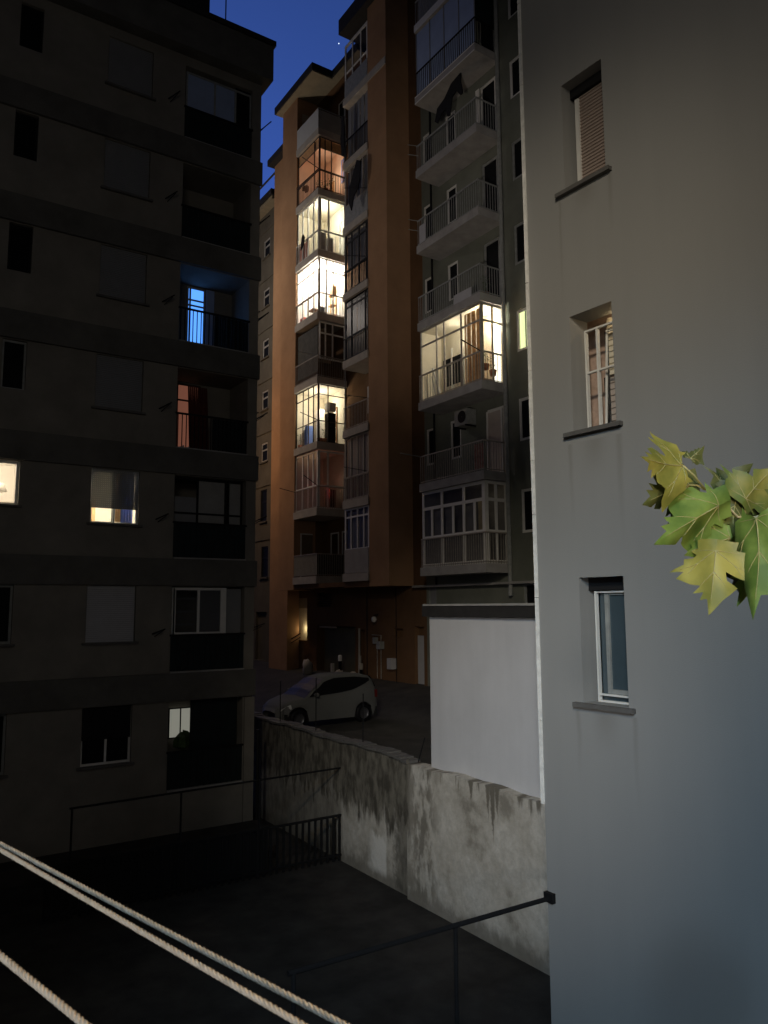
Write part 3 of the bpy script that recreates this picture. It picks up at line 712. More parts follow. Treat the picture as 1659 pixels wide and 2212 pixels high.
for q in spec2:
    k = q['k']; zb = ZB[k]; f = zb+.33
    gl = dict(v=q['v'], w=[], h=q['h'], m=q['m'], t=.07, pane=q['p']) if q['p'] else None
    s = balcony(tw, XF, Z1+.05, Z2, zb, .33, 'slab', q['rail'], 'railp' if k in (1, 2) else 'railm', gl, corner=False)
    MB().box(XF+.07, XF+.11, Z2-.0, Z2+.02, f, zb+3.04).build('end_post', M['pipe'], s)
    if q['cur']:
        g = MB(); n = 10
        for i in range(n):
            a = 26.0+(27.75-26.0)*i/n; b = a+.175
            if k == 3 and i % 4 == 1: continue
            g.box(XF+.14+.02*(i % 2), XF+.155+.02*(i % 2), a, b-.01, f+(1.05 if k not in (6,) else .05), zb+2.9)
        g.build('curtain', M[q['cur']], s)
    if k == 2:
        g = wdoor(s, 26.1, 26.8, f+.1, f+2.15, pm='shutter'); 
        MB().quad((XW-.03, 27.1, f+.9), (XW-.03, 27.7, f+.9), (XW-.03, 27.7, f+2.1), (XW-.03, 27.1, f+2.1)).build('curtain', M['shutter_w'], s)
    if k == 3:
        MB().box(XF+.15, XF+.17, 26.0, 27.75, zb+2.55, zb+3.0).build('awning', M['railg'], s)
    if k == 0:
        MB().box(XF+.02, XF+.05, Z1+.1, Z2-.05, f+.02, f+1.0).build('railing_panel', M['slabg'], s)
    if k in (5, 7):
        MB().box(XF+.05, XF+.07, Z1+.1, Z2-.05, f+.02, f+.95).build('railing_panel', M['pipe'], s)
    if k in (4,):
        lamp('dim_lamp', 'POINT', (17.2, 26.6, f+.6), 3.2, (1.0, .8, .55), None, .01)
        MB().box(16.9, 17.5, 26.1, 26.7, f, f+.9).build('cupboard', M['curtain'], s)
    if k in (1, 2, 4, 5): MB().tube([(XF, 26.0, f+1.05), (XF-.55, 26.9, f+1.30)], .014, 6).build('drying_pole', M['railm'], s)
MB().box(XF-.052, XF-.004, 24.43, 25.9, ZB[7], ZB[7]+.33).build('string_course', M['slab'], tw)
# black laundry hanging from the tower
def laundry(name, label, x, pts, grp='black laundry hung out on the balconies', th=.05, cat='laundry'):
    g = MB(); n = len(pts)
    g.v += [Vector((x, y, z)) for y, z in pts]+[Vector((x+th, y, z)) for y, z in pts]
    g.f.append(tuple(range(n))); g.f.append(tuple(range(n, 2*n))[::-1])
    for i in range(n): g.f.append((i, (i+1) % n, n+(i+1) % n, n+i))
    zt = max(p[1] for p in pts); zb_ = min(p[1] for p in pts)
    return single(name, label, cat, g, M['cloth_b'], (x, sum(p[0] for p in pts)/n, zb_), grp)
laundry('hanging_garment', 'long thin black garment hanging beside the white balcony parapet near the tower top', 16.25, [(27.62, 25.1), (27.75, 25.0), (27.74, 24.3), (27.82, 24.1), (27.72, 23.2), (27.50, 23.05), (27.48, 24.4), (27.52, 25.0)])
laundry('hanging_garment', 'bulky black garment hanging on a pole beside the orange-lit balcony', 16.2, [(26.05, 22.1), (26.35, 22.3), (26.6, 21.9), (26.95, 21.35), (27.0, 20.6), (26.8, 20.2), (26.65, 20.75), (26.3, 20.95), (26.1, 21.3)])
laundry('hanging_garment', 'small black cloth at the lower edge of the lit cream balcony', 16.3, [(31.3, 20.9), (31.5, 21.15), (31.62, 20.95), (31.72, 20.4), (31.5, 20.55)])

# ---- ground floor of the tower
MB().box(17.9, 18.8, 33.25, 34.9, 1.0, 3.7).build('stair_wall', M['room'], tw)
MB().box(XW-.03, XW-.002, 34.86, 34.96, .3, 3.72).build('door_frame', M['beige'], tw)
lamp('stair_light', 'POINT', (17.72, 33.9, 2.2), 3.5, (1.0, .78, .42), None, .1)
MB().box(17.85, 17.898, 33.27, 34.88, 3.2, 3.69).build('transom', M['beige'], tw)
MB().tube([(17.2, 36.4, 1.0), (17.2, 33.2, 2.0)], .03, 8).tube([(17.2, 36.4, .82), (17.2, 33.2, 1.82)], .02, 8).tube([(17.2, 34.9, .3), (17.2, 34.9, 1.47)], .02, 6).build('stair_rail', M['railm'], tw)
MB().box(XW+.25, XW+.3, 28.85, 31.95, .2, 2.36).build('garage_door', mat('olive_door', (.10, .095, .06), .8, .15, 2), tw)
MB().box(XW-.03, XW-.003, 30.4, 31.95, 2.30, 2.38).build('lintel', M['beige'], tw)
g = MB()
for i in range(6): g.box(XW+.1, XW+.12, 30.87, 32.30, 3.30+.1*i, 3.33+.1*i)
g.build('vent_grille', M['railm'], tw)
MB().tube([(17.5, 28.3, .3), (17.5, 28.3, 2.35)], .045, 8).tube([(17.48, 28.22, .3), (17.48, 28.22, 1.2)], .06, 8).build('downpipe', M['slab'], tw)
MB().tube([(17.52, 27.72, .3), (17.52, 27.72, 4.0)], .02, 6).tube([(17.52, 25.55, .3), (17.52, 25.55, 4.0)], .014, 6).build('conduit', M['railm'], tw)
p = thing('wall_lamp', (17.4, 26.95, 2.65), 'small white globe lamp on the dark wall under the tower', 'lamp')
MB().lathe((17.38, 26.95, 2.62), [(.0, 0), (.09, .03), (.12, .12), (.09, .22), (0, .25)], 12).build('globe', M['white'], p, smooth=True)
MB().tube([(17.58, 26.95, 2.92), (17.38, 26.95, 2.92), (17.38, 26.95, 2.84)], .02, 6).build('bracket', M['railm'], p)
p = thing('gas_meter', (17.45, 26.6, 1.3), 'gas meters and pipes on the dark wall below the globe lamp', 'meter')
MB().box(17.35, 17.58, 26.5, 26.75, 1.55, 1.85).box(17.4, 17.58, 26.95, 27.1, 1.75, 2.0).build('meter_body', M['pipe'], p)
MB().tube([(17.5, 26.62, .35), (17.5, 26.62, 2.1), (17.5, 27.3, 2.1)], .018, 6).tube([(17.5, 26.9, .35), (17.5, 26.9, 1.9)], .018, 6).build('pipe', M['railp'], p)
p = thing('utility_box', (17.4, 25.75, .75), 'white utility box low on the dark wall right of the gas meters', 'box')
MB().box(17.3, 17.58, 25.6, 25.9, .8, 1.22).build('box_body', M['shutter_w'], p); MB().box(17.28, 17.297, 25.63, 25.87, .84, 1.18).build('door', M['shutter_w'], p)
def bollard(x, y, label, h=.9, m='railp'):
    p = thing('bollard', (x, y, lot_z(x)), label, 'bollard', 'bollards and posts by the tower wall')
    MB().lathe((x, y, lot_z(x)), [(.07, 0), (.07, h-.25), (.085, h-.25)], 10).build('post', M['railm'], p, smooth=True)
    MB().lathe((x, y, lot_z(x)), [(.085, h-.25), (.085, h-.03), (.06, h), (0, h)], 10).build('cap', M[m], p, smooth=True)
bollard(16.9, 28.9, 'white-topped bollard in front of the olive garage door', 1.0, 'white')
bollard(16.9, 27.2, 'short pale-topped bollard in front of the gas meters', .75)
for i, (x, y, r, l) in enumerate(((16.7, 27.6, .22, 'rounded pale stone at the foot of the white downpipe, behind the car roof'), (16.6, 28.4, .24, 'rounded pale stone behind the middle of the car roof'), (16.9, 31.9, .26, 'upright pale stone left of the olive garage door'))):
    single('stone', l, 'stone', MB().blob((x, y, lot_z(x)+r*.9), r, 31+i, (1, 1, 1.5 if i == 2 else 1)), M['slab'], (x, y, lot_z(x)), 'stones along the tower wall', smooth=True)
single('marker_post', 'short pale post beside the white-topped bollard', 'post', MB().box(16.7, 16.82, 29.25, 29.37, .24, .85), M['slab'], (16.76, 29.3, .24))

# ================================================================== grey-green block with long balconies
gb = thing('apartment_block', (20, 18, 0), 'grey-green apartment block with long balconies between the orange tower and the grey wall', 'building')
ho = []
GZ = [4.35+3.05*k for k in range(-1, 11)]
for zb in GZ:
    f = zb+.30
    ho.append((17.45, 18.35, f+.98, f+2.42, .16)); 
    if zb > 4:
        ho.append((19.08, 19.92, f+.02, f+2.38, .16)); ho.append((21.38, 22.0, f+.95, f+2.40, .16)); ho.append((22.92, 23.48, f+.95, f+2.38, .16))
    else: ho.append((22.98, 23.5, f+.4, f+2.45, .16))
sheet(MB(), 'x', XW, 8, 23.6, -.5, 38, ho, .16, 1, True).build('wall', M['green'], gb)
sheet(MB(), 'x', XW, 23.6, 24.431, -.5, 38, [(23.8, 24.4, .2, 2.5, .2)], .2, 1, True).build('wall', M['orange_d'], gb)
MB().box(XW+.14, XW+.18, 23.8, 24.4, .2, 2.15).build('entrance_door', M['shutter_w'], gb)
MB().box(XW+.3, 30, 7.9, 24.42, 0, 38).build('core', M['green'], gb)
MB().tube([(17.45, 18.80, 3.6), (17.45, 18.80, 38)], .075, 10).build('downpipe', M['pipe'], gb)
MB().tube([(17.50, 22.85, 4.0), (17.50, 22.85, 38)], .04, 8).build('downpipe', M['railm'], gb)
MB().box(XW-.25, XW-.01, 8.2, 24.2, 3.98, 4.06).build('ledge', M['slabg'], gb)
for i, zb in enumerate(GZ):
    k = i-1; f = zb+.30; lit = k == 2
    def win(y0, y1, z0, z1, name='window', fm='white', pm='darkglassy', t=.09, mid=False):
        g = grid('x', XW+.03, [y0]+([(y0+y1)/2] if mid else [])+[y1], [z0, z1], t, .06).build(name, M[fm], gb)
        pane('x', XW+.065, y0, y1, z0, z1).build('pane', M[pm], g); return g
    dim = 'white' if k in (0, 1, 2, 5, 6, 7) else 'pipe'
    if lit:
        g = win(17.45, 18.35, f+.98, f+2.42, pm='pane')
        pane('x', XW+.14, 17.45, 18.35, f+.98, f+2.42).build('curtain', emis('lit_green_curtain', (.86, .95, .50), .95), g)
        for yy in (18.0, 17.85): MB().box(XW+.10, XW+.13, yy, yy+.03, f+1.0, f+2.4).build('curtain', M['plant'] if 0 else M['shutter'], g)
    else: win(17.45, 18.35, f+.98, f+2.42, fm=dim)
    if k < 0: win(22.98, 23.5, f+.4, f+2.45, pm='shutter', fm='pipe', t=.05); continue
    g = win(19.08, 19.92, f+.02, f+2.38, 'balcony_door', dim, 'doorp' if k == 1 else ('dpane' if lit else 'darkglassy'), .09 if k != 1 else .06)
    if k in (5,): MB().box(XW-.05, XW-.01, 19.93, 20.12, f+.1, f+2.35).build('shutter', M['white'], g)
    win(21.38, 22.0, f+.95, f+2.40, fm='white' if k < 7 else 'pipe', t=.08, pm='dpane' if lit else 'darkglassy')
    win(22.92, 23.48, f+.95, f+2.38, fm='white' if k < 7 else 'pipe', t=.08)
G1, G2, GX = 18.92, 22.45, 16.52
for k in range(0, 9):
    zb = GZ[k+1]; f = zb+.30
    if k == 0:
        s = balcony(gb, GX, G1, G2, zb, .30, 'slabg', 1.02, 'railp', dict(v=[20.08, 21.28], w=[17.08], h=[1.06, 2.12], m='white', t=.11, pane='dpane'))
        for y in (19.52, 20.66, 21.86): MB().box(GX+.06, GX+.105, y-.05, y+.05, f+1.1, f+2.1).build('mullion', M['white'], s)
        MB().box(GX+.14, GX+.15, G1+.1, G2-.05, f+.02, f+1.03).build('lower_panel', M['slabg'], s)
        lining(s, 'slabg', G1, G2, zb, .30, xf=GX)
        pane('x', GX+.22, 19.05, 19.5, f+1.1, f+2.15).build('curtain', mat('cream_curtain', (.60, .50, .30), .9, .15, 5), s)
        g = MB()
        for a, b in ((19.6, 20.3), (20.9, 21.3), (21.4, 22.3)): g.quad((GX+.25, a, f+.1), (GX+.25, b, f+.1), (GX+.25, b, f+2.0), (GX+.25, a, f+2.0))
        g.build('curtain', M['slabg'], s)
        lamp('dim_lamp', 'POINT', (GX+.35, 19.6, f+2.2), .8, (1.0, .85, .6), None, .1)
    elif k == 2:
        s = balcony(gb, GX, G1, G2, zb, .30, 'slabg', 1.02, 'railp', dict(v=[20.05, 21.0, 21.45], w=[17.1], h=[1.05, 2.15], m='railp', t=.06), step=.16, label='brightly lit glazed balcony with orange curtain')
        lining(s, 'room', G1, G2, zb, .30, xf=GX)
        lamp('balcony_light', 'POINT', (17.2, 19.4, f+2.3), 50, (1.0, .97, .78), None, .08)
        lamp('balcony_light', 'POINT', (17.1, 20.9, f+2.3), 13, (1.0, .92, .72), None, .08)
        wdoor(s, 19.05, 19.5, f+.02, f+2.05, x=XW-.02, pm='lamp_pane', fm='white', name='balcony_door') if 'lamp_pane' in M else None
        pane('x', XW-.03, 19.1, 19.5, f+.02, f+1.95).build('lit_doorway', emis('lit_doorway', (1.0, .98, .80), 1.6), s)
        g = MB()
        for i in range(10):
            y = 19.12+.085*i; d = .03*sin(i*2.1); g.quad((GX+.17+d, y, f+.08), (GX+.17-d, y+.085, f+.08), (GX+.17-d, y+.085, f+2.62), (GX+.17+d, y, f+2.62))
        g.build('curtain', M['curtain'], s)
        for i in range(3): MB().box(XW-.07, XW-.03, 20.5+.62*i, 20.57+.62*i, f+.3, f+2.1).build('window_post', M['white'], s)
        MB().box(XW-.05, XW-.02, 20.2, 20.45, f+.3, f+1.5).build('dark_doorway', M['dark'], s)
        MB().box(XW-.05, XW-.02, 21.2, 22.3, f+.7, f+1.75).build('window_pane', M['darkglassy'], s)
        MB().tube([(17.0, 21.7, f), (16.9, 22.1, f+1.3)], .05, 6).tube([(17.0, 22.0, f), (16.9, 22.15, f+1.0)], .03, 6).build('folded_rack', M['white'], s)
        MB().tube([(GX, G1+.05, f+1.02), (GX-.75, G1+.15, f+1.3)], .018, 6).build('drying_pole', M['railm'], s)
    elif k == 6:
        s = balcony(gb, GX, G1, G2, zb, .30, 'slabg', 1.02, 'railm')
        g = MB(); ys = [G1+.02+(G2-G1-.04)*i/4 for i in range(5)]
        for a, b in zip(ys, ys[1:]): g.box(GX+.04, GX+.05, a+.03, b-.03, f+.01, zb+3.0)
        g.build('screen', M['blueblind'], s)
        g = MB()
        for y in ys: g.box(GX+.03, GX+.055, y-.02, y+.02, f, zb+3.04)
        g.build('glazing', M['shutter'], s)
        MB().box(GX+.1, XW-.05, G1+.05, G1+.06, f+1.0, zb+3.0).build('screen', M['railg'], s)
        MB().box(GX-.058, GX-.052, G1-.04, G2-.01, zb+.26, zb+.30).box(GX-.058, GX-.052, G1-.04, G2-.01, zb+.0, zb+.04).build('slab_edge', M['white'], s)
    else:
        s = balcony(gb, GX, G1, G2, zb, .30, 'slabg', 1.02, 'railp' if k == 1 else 'pipe')
        if k == 7: MB().box(GX-.056, GX-.052, G1-.04, G2-.01, zb+.0, zb+.30).build('slab_edge', M['white'], s)
        if k == 7:
            MB().box(GX+.1, GX+.12, G1+.1, G2-.1, f+.1, zb+2.9).build('screen', M['shutter'], s)
        if k == 4: MB().box(GX-.02, GX-.005, 21.9, 22.3, f+.05, f+.75).build('railing_panel', M['shutter_w'], s)
        if k == 3: MB().box(GX-.02, GX-.005, 19.35, 20.3, f+.02, f+.35).build('railing_panel', M['shutter_w'], s); 
        if k in (4, 5):
            MB().tube([(GX, G2-.1, f+1.0), (GX-.35, G2+.1, f+1.05)], .014, 6).tube([(GX, G2-.1, f+.6), (GX-.35, G2+.1, f+.65)], .014, 6).build('drying_pole', M['pipe'], s)
        if k == 1:
            wdoor(s, 19.1, 19.9, f+.05, f+2.3, x=XW-.02, pm='doorp', fm='white', name='balcony_door', t=.06)
            MB().tube([(GX, G2-.05, f+1.02), (GX-.8, G2+.1, f+1.1)], .014, 6).build('drying_pole', M['pipe'], s)
            MB().box(GX+.06, GX+.08, 19.0, 19.45, f+.1, f+.95).build('doormat', mat('striped_rug', (.30, .15, .13), .9, .4, 9), s)
f = GZ[3]+.30
potted(16.85, 19.1, f+.45, 'trailing green plant in the right corner of the lit balcony with the orange curtain', .6, 40)
potted(17.2, 19.12, f+.3, 'spindly plant near the lit doorway on the same lit balcony', .6, 41)
f = GZ[4]+.30
potted(17.0, 19.2, f, 'dark leggy plant on the unlit balcony above the brightly lit one', .8, 44)
z5_ = GZ[6]
laundry('hanging_garment', 'spread black garment hanging from a line under the blue-screened balcony', 16.7, [(19.95, 22.55), (20.25, 22.5), (20.5, 22.45), (20.9, 22.1), (21.35, 21.95), (21.5, 21.5), (21.35, 21.35), (21.1, 21.6), (20.85, 21.65), (20.75, 21.3), (20.6, 21.25), (20.45, 21.9), (20.2, 22.0), (19.98, 21.7), (19.85, 21.7), (19.95, 22.2)])
ac = thing('air_conditioner', (17.2, 20.8, 9.62), 'grey air conditioner unit under the lit balcony of the grey-green block', 'air conditioner')
MB().box(17.12, 17.55, 20.45, 21.15, 9.66, 10.22).build('casing', M['pipe'], ac)
MB().lathe((0, 0, 0), [(.02, 0), (.21, 0), (.22, .02), (.02, .02)], 18).build('fan_grille', M['railm'], ac, Matrix.Translation((17.115, 20.72, 9.95)) @ Matrix.Rotation(radians(-90), 4, 'Y'))
MB().box(17.1, 17.58, 20.5, 20.54, 9.60, 9.655).box(17.1, 17.58, 21.06, 21.1, 9.60, 9.655).build('bracket', M['railm'], ac)

# ================================================================== far beige building
M['far_wall'] = mat('grey_brown_plaster', (.125, .112, .09), .95, .15, 1.2, .3, spec=.1)
bb = thing('apartment_house', (18, 40, 0), 'beige house in the gap left of the orange tower with one column of windows', 'building')
ho = []
for i in range(6): ho.append((38.85, 39.68, 8.35+3.03*i+(0 if i else -.35), 9.45+3.03*i+.35*(0 if i else 1), .15))
ho.append((38.6, 39.5, 4.9, 6.6, .15)); ho.append((38.7, 40.1, .4, 3.0, .15))
sheet(MB(), 'x', 18.0, 38.0, 52, -.3, 26.2, ho, .15, 1, True).build('wall', M['far_wall'], bb)
MB().box(18.2, 30, 38.05, 52, 0, 26.2).quad((18, 38.0, 0), (26, 38.0, 0), (26, 38.0, 26.2), (18, 38.0, 26.2)).build('core', M['far_wall'], bb)
MB().box(17.5, 27, 37.6, 52.5, 26.21, 26.4).build('eaves', M['roofs'], bb)
MB().box(17.4, 27, 37.5, 52.5, 26.405, 26.75).build('roof', M['roofd'], bb)
for h in ho[:7]:
    g = grid('x', 18.03, [h[0], h[1]], [h[2], h[2]+(h[3]-h[2])*.62, h[3]], .09, .05).build('window', M['slabg' if h[2] > 9 else 'railm'], bb)
    pane('x', 18.06, h[0], h[1], h[2], h[3]).build('pane', M['darkglassy'], g)
    MB().box(17.9, 17.995, h[0]-.1, h[1]+.1, h[2]-.08, h[2]-.004).build('sill', M['far_wall'], g)
for i in range(5): MB().tube([(18, 40.1, 11.4+3.03*i), (17.2, 40.5, 10.95+3.03*i)], .03, 6).build('line_bracket', M['railm'], bb)
for i in range(8): MB().box(17.95, 17.998, 38.0, 52, 7.0+3.03*i-.06, 7.0+3.03*i+.06).build('floor_band', M['far_wall'], bb)

# ================================================================== grey building on the right with three windows
RF = Matrix.Rotation(radians(2.9), 4, 'Z')
def rcol(m, n, l):
    tc = n.new('ShaderNodeTexCoord')
    def noise(sc, scale):
        mp = n.new('ShaderNodeMapping'); mp.inputs['Scale'].default_value = scale; l.new(tc.outputs['Object'], mp.inputs[0])
        z = n.new('ShaderNodeTexNoise'); z.inputs['Scale'].default_value = sc; z.inputs['Detail'].default_value = 5; l.new(mp.outputs[0], z.inputs['Vector']); return z.outputs['Fac']
    gr = noise(70, (1, 1, 1)); a0 = noise(.7, (1, 1, 1)); ka = n.new('ShaderNodeMath'); ka.operation = 'MULTIPLY_ADD'; l.new(gr, ka.inputs[0]); ka.inputs[1].default_value = .5; l.new(a0, ka.inputs[2]); a = ka.outputs[0]; b = noise(3.0, (1, 1, .08)); k = n.new('ShaderNodeMath'); k.operation = 'ADD'; l.new(a, k.inputs[0]); l.new(b, k.inputs[1])
    r = n.new('ShaderNodeValToRGB'); r.color_ramp.elements[0].position = .35; r.color_ramp.elements[1].position = .65
    h = n.new('ShaderNodeMath'); h.operation = 'MULTIPLY'; h.inputs[1].default_value = .4; l.new(k.outputs[0], h.inputs[0]); l.new(h.outputs[0], r.inputs[0])
    r.color_ramp.elements[0].color = (.282, .282, .276, 1); r.color_ramp.elements[1].color = (.308, .306, .298, 1)
    f = noise(90, (1, 1, 1)); bp = n.new('ShaderNodeBump'); bp.inputs['Strength'].default_value = .25; bp.inputs['Distance'].default_value = .01
    l.new(f, bp.inputs['Height']); l.new(bp.outputs[0], n['Principled BSDF'].inputs['Normal'])
    sp = n.new('ShaderNodeSeparateXYZ'); l.new(tc.outputs['Object'], sp.inputs[0])
    def mr(x, a0, a1, b0, b1):
        q = n.new('ShaderNodeMapRange'); q.interpolation_type = 'SMOOTHSTEP'; l.new(x, q.inputs[0])
        for i, v in enumerate((a0, a1, b0, b1)): q.inputs[i+1].default_value = v
        return q.outputs[0]
    def op(o, x, y):
        q = n.new('ShaderNodeMath'); q.operation = o
        for i, v in enumerate((x, y)):
            if isinstance(v, (int, float)): q.inputs[i].default_value = v
            else: l.new(v, q.inputs[i])
        return q.outputs[0]
    wob = noise(4, (1, 1, .5)); tot = None
    for (yy, zt, ln, wd) in ((2.55, 11.3, 1.7, .035), (1.78, 11.3, .9, .05), (2.52, 8.1, 1.2, .05), (1.80, 8.1, 1.4, .06), (2.54, 4.9, .9, .05), (1.76, 4.9, 1.1, .05), (2.15, 8.1, .5, .25), (2.15, 4.9, .5, .25), (2.15, 11.3, .4, .25)):
        d_ = op('ABSOLUTE', op('SUBTRACT', op('ADD', sp.outputs['Y'], op('MULTIPLY', op('SUBTRACT', wob, .5), .08)), yy), 0)
        f_ = op('MULTIPLY', mr(d_, 0, wd, 1, 0), op('MULTIPLY', mr(sp.outputs['Z'], zt-ln, zt, 0, 1), mr(sp.outputs['Z'], zt, zt+.02, 1, 0)))
        tot = f_ if tot is None else op('MAXIMUM', tot, f_)
    mx = n.new('ShaderNodeMix'); mx.data_type = 'RGBA'; l.new(op('MULTIPLY', tot, .32), mx.inputs[0]); l.new(r.outputs[0], mx.inputs[6]); mx.inputs[7].default_value = (.16, .15, .13, 1)
    return mx.outputs[2]
coat('grey_render', rcol)
rb = thing('grey_building', (8, 4, -2.85), 'smooth grey building on the right with three narrow recessed windows above one another', 'building', rz=radians(2.9))
RX = 7.38
H = [(5.42, 6.05, 8.53, 9.99), (5.42, 6.05, 5.40, 6.87), (5.42, 6.05, 2.16, 3.62)]
sheet(MB(), 'x', RX, -8, 6.70, -2.85, 16, [(*h, .34) for h in H], .34, 1).quad((RX, 6.70, -2.85), (15, 6.70, -2.85), (15, 6.70, 16), (RX, 6.70, 16)).quad((RX, -8, -2.85), (15, -8, -2.85), (15, -8, 16), (RX, -8, 16)).quad((RX, -8, 16), (15, -8, 16), (15, 6.7, 16), (RX, 6.7, 16)).quad((15, -8, -2.85), (15, 6.7, -2.85), (15, 6.7, 16), (15, -8, 16)).build('wall', MATS['grey_render'], rb, RF)
g = MB(); rnd = random.Random(11); z = .88
while z < 16:
    h = rnd.uniform(.5, 1.6); j = rnd.uniform(-.004, .004); g.box(RX-.02+j, RX+.03, 6.702, 6.748+j, z, z+h-.006); z += h
g.build('corner_trim', mat('white_corner_trim', (.80, .80, .77), .7, .18, 9, .3), rb, RF)
for i, (y0, y1, z0, z1) in enumerate(H):
    s = MB().box(RX-.07, RX+.19, 5.33, 6.16, z0-.055, z0-.004).build('sill', M['sill'], rb, RF)
    if i == 0:
        w_ = MB().box(RX+.18, RX+.23, 5.93, 5.985, z0, z1-.16).box(RX+.18, RX+.23, 5.42, 5.46, z0, z1-.16).build('window_frame', M['white'], rb, RF)
        louvre('x', RX+.20, 5.45, 5.935, z0+.05, z1-.12, .046, .016).build('roller_blind', M['blind'], w_, RF)
        MB().box(RX+.17, RX+.24, 5.42, 5.93, z0+.005, z0+.05).box(RX+.15, RX+.168, 5.56, 5.58, z0+.02, z0+.08).box(RX+.15, RX+.168, 5.80, 5.82, z0+.02, z0+.08).build('bottom_bar', M['blind'], w_, RF)
        MB().box(RX+.16, RX+.33, 5.43, 6.04, z1-.13, z1-.005).build('shutter_box', M['dark'], w_, RF)
        MB().box(RX+.30, RX+.32, 5.42, 6.05, z0, z1).build('window_back', M['dark'], w_, RF)
    elif i == 1:
        w_ = grid('x', RX+.19, [5.42, 5.80, 5.985], [z0, z0+.76, z1-.16], .022, .05).build('window_frame', M['white'], rb, RF)
        # tilted-in sash
        g = MB()
        for a, b in (((5.46, z0+.02), (5.46, z1-.18)), ((5.76, z0+.02), (5.76, z1-.18)), ((5.46, z1-.2), (5.76, z1-.2)), ((5.46, z0+.03), (5.76, z0+.03))):
            d0 = .26+.07*(a[1]-z0); d1 = .26+.07*(b[1]-z0)
            g.tube([(RX+d0, a[0], a[1]), (RX+d1, b[0], b[1])], .015, 4)
        g.build('tilted_sash', M['white'], w_, RF)
        pane('x', RX+.30, 5.46, 5.76, z0, z0+1.3).build('pane', M['pane'], w_, RF)
        louvre('x', RX+.40, 5.1, 5.80, z0+.72, z1, .075, .02).build('blind', M['room'], w_, RF); louvre('x', RX+.40, 5.1, 5.80, z0-.1, z0+.70, .075, .02).build('blind', M['doorp'], w_, RF)
        MB().box(RX+.34, RX+.37, 5.76, 5.79, z0+.05, z1-.2).box(RX+.36, RX+.4, 5.82, 5.84, z0, z0+.7).build('curtain', M['dark'], w_, RF)
        MB().box(RX+.60, RX+.62, 4.9, 6.4, z0-.3, z1+.3).build('room_wall', M['curtain_p'], w_, RF)
        lamp('room_lamp', 'POINT', tuple(RF @ Vector((RX+.34, 5.6, z1+.0))), 1.4, (1.0, .74, .42), None, .04)
    else:
        w_ = grid('x', RX+.19, [5.42, 5.985], [z0, z0+.085, z1-.16], .022, .05).build('window_frame', M['white'], rb, RF)
        grid('x', RX+.23, [5.42, 5.87], [z0+.10, z1-.16], .05, .05).build('sash', M['pipe'], w_, RF)
        pane('x', RX+.26, 5.42, 5.96, z0, z1).build('pane', mat('teal_glass', (.055, .08, .095), .25, .1, 2, spec=.7), w_, RF)
        MB().box(RX+.16, RX+.33, 5.43, 6.04, z1-.15, z1-.005).build('shutter_box', M['dark'], w_, RF)

# ================================================================== railings in the lower courtyard
ft = thing('handrail', (5.3, 7.05, -2.85), 'dark pipe handrail fixed to the corner of the grey building, crossing the lower courtyard', 'railing')
MB().tube([(7.08, 7.0, -.19), (3.55, 7.05, -.19)], .028, 10).build('top_rail', M['railm'], ft)
for x in (5.58, 3.6): MB().tube([(x, 7.03, -2.85), (x, 7.03, -.19)], .024, 8).build('post', M['railm'], ft)
MB().box(6.98, 7.06, 6.94, 7.08, -.24, -.13).build('wall_clamp', M['railm'], ft)
MB().box(3.56, 3.64, 6.9, 7.0, -2.85, -2.4).build('footing', M['court'], ft)
fn = thing('fence', (7, 16.92, -2.85), 'tall dark metal fence with flat vertical bars ending at the retaining wall', 'fence')
g = MB()
railbar(g, 'y', 16.92, 3.2, 9.9, -1.78, .05); railbar(g, 'y', 16.92, 3.2, 9.9, -2.70, .05)
n = 40
for i in range(n+1): x = 3.2+6.68*i/n; g.box(x-.028, x+.028, 16.905, 16.935, -2.83, -1.78)
g.build('bars', M['railm'], fn)
g = MB(); g.box(3.2, 8.0, 16.98, 17.0, -2.8, -1.8); g.build('mesh_infill', M['dark'], fn)
MB().tube([(3.6, 16.92, -.72), (9.9, 16.92, -.66)], .022, 8).build('top_rail', M['railm'], fn)
for x in (3.65, 5.9, 7.75): MB().tube([(x, 16.92, -2.85), (x, 16.92, -.70)], .022, 8).build('post', M['railm'], fn)
# low hedge mass and dark clutter behind the fence
#single('covered_heap', 'dark covered heap behind the metal fence beside the retaining wall', 'heap', MB().blob((7.8, 18.3, -2.6), 1.2, 77, (1.5, .6, .8)), M['dark'], (7.8, 18.3, -2.85), smooth=True)
single('foot_step', 'low dark concrete step at the foot of the left block', 'step', MB().box(2.5, 9.2, 19.5, 20.25, -2.85, -2.5), M['court'], (6, 20, -2.85))

# ================================================================== parked car
cp = Vector((11.98, 21.75, -.33)); ch_ = pi+radians(1.5)
CF = Matrix.Translation(cp) @ Matrix.Rotation(ch_, 4, 'Z')
car = thing('parked_car', cp, 'small pale hatchback parked behind the retaining wall under the tower', 'car', rz=ch_)
car.rotation_euler[2] = ch_
def interp(tab, x):
    for (a, va), (b, vb) in zip(tab, tab[1:]):
        if a <= x <= b:
            t = (x-a)/(b-a); t = t*t*(3-2*t)*.5+t*.5; return va+(vb-va)*t
    return tab[0][1] if x < tab[0][0] else tab[-1][1]
belt = [(-1.75, .86), (-1.6, 1.04), (-1.1, 1.03), (0, .93), (.6, .89), (1.0, .86), (1.4, .76), (1.66, .62), (1.76, .46)]
roof = [(-1.72, .9), (-1.66, 1.28), (-1.48, 1.43), (-.9, 1.50), (-.2, 1.50), (.15, 1.43), (.55, 1.17), (.98, .865)]
hw = [(-1.76, .60), (-1.66, .72), (-1.3, .79), (0, .80), (1.1, .79), (1.5, .73), (1.7, .60), (1.77, .42)]
paint = mat('pale_car_paint', (.11, .112, .11), .65, .03, 3, spec=.05)
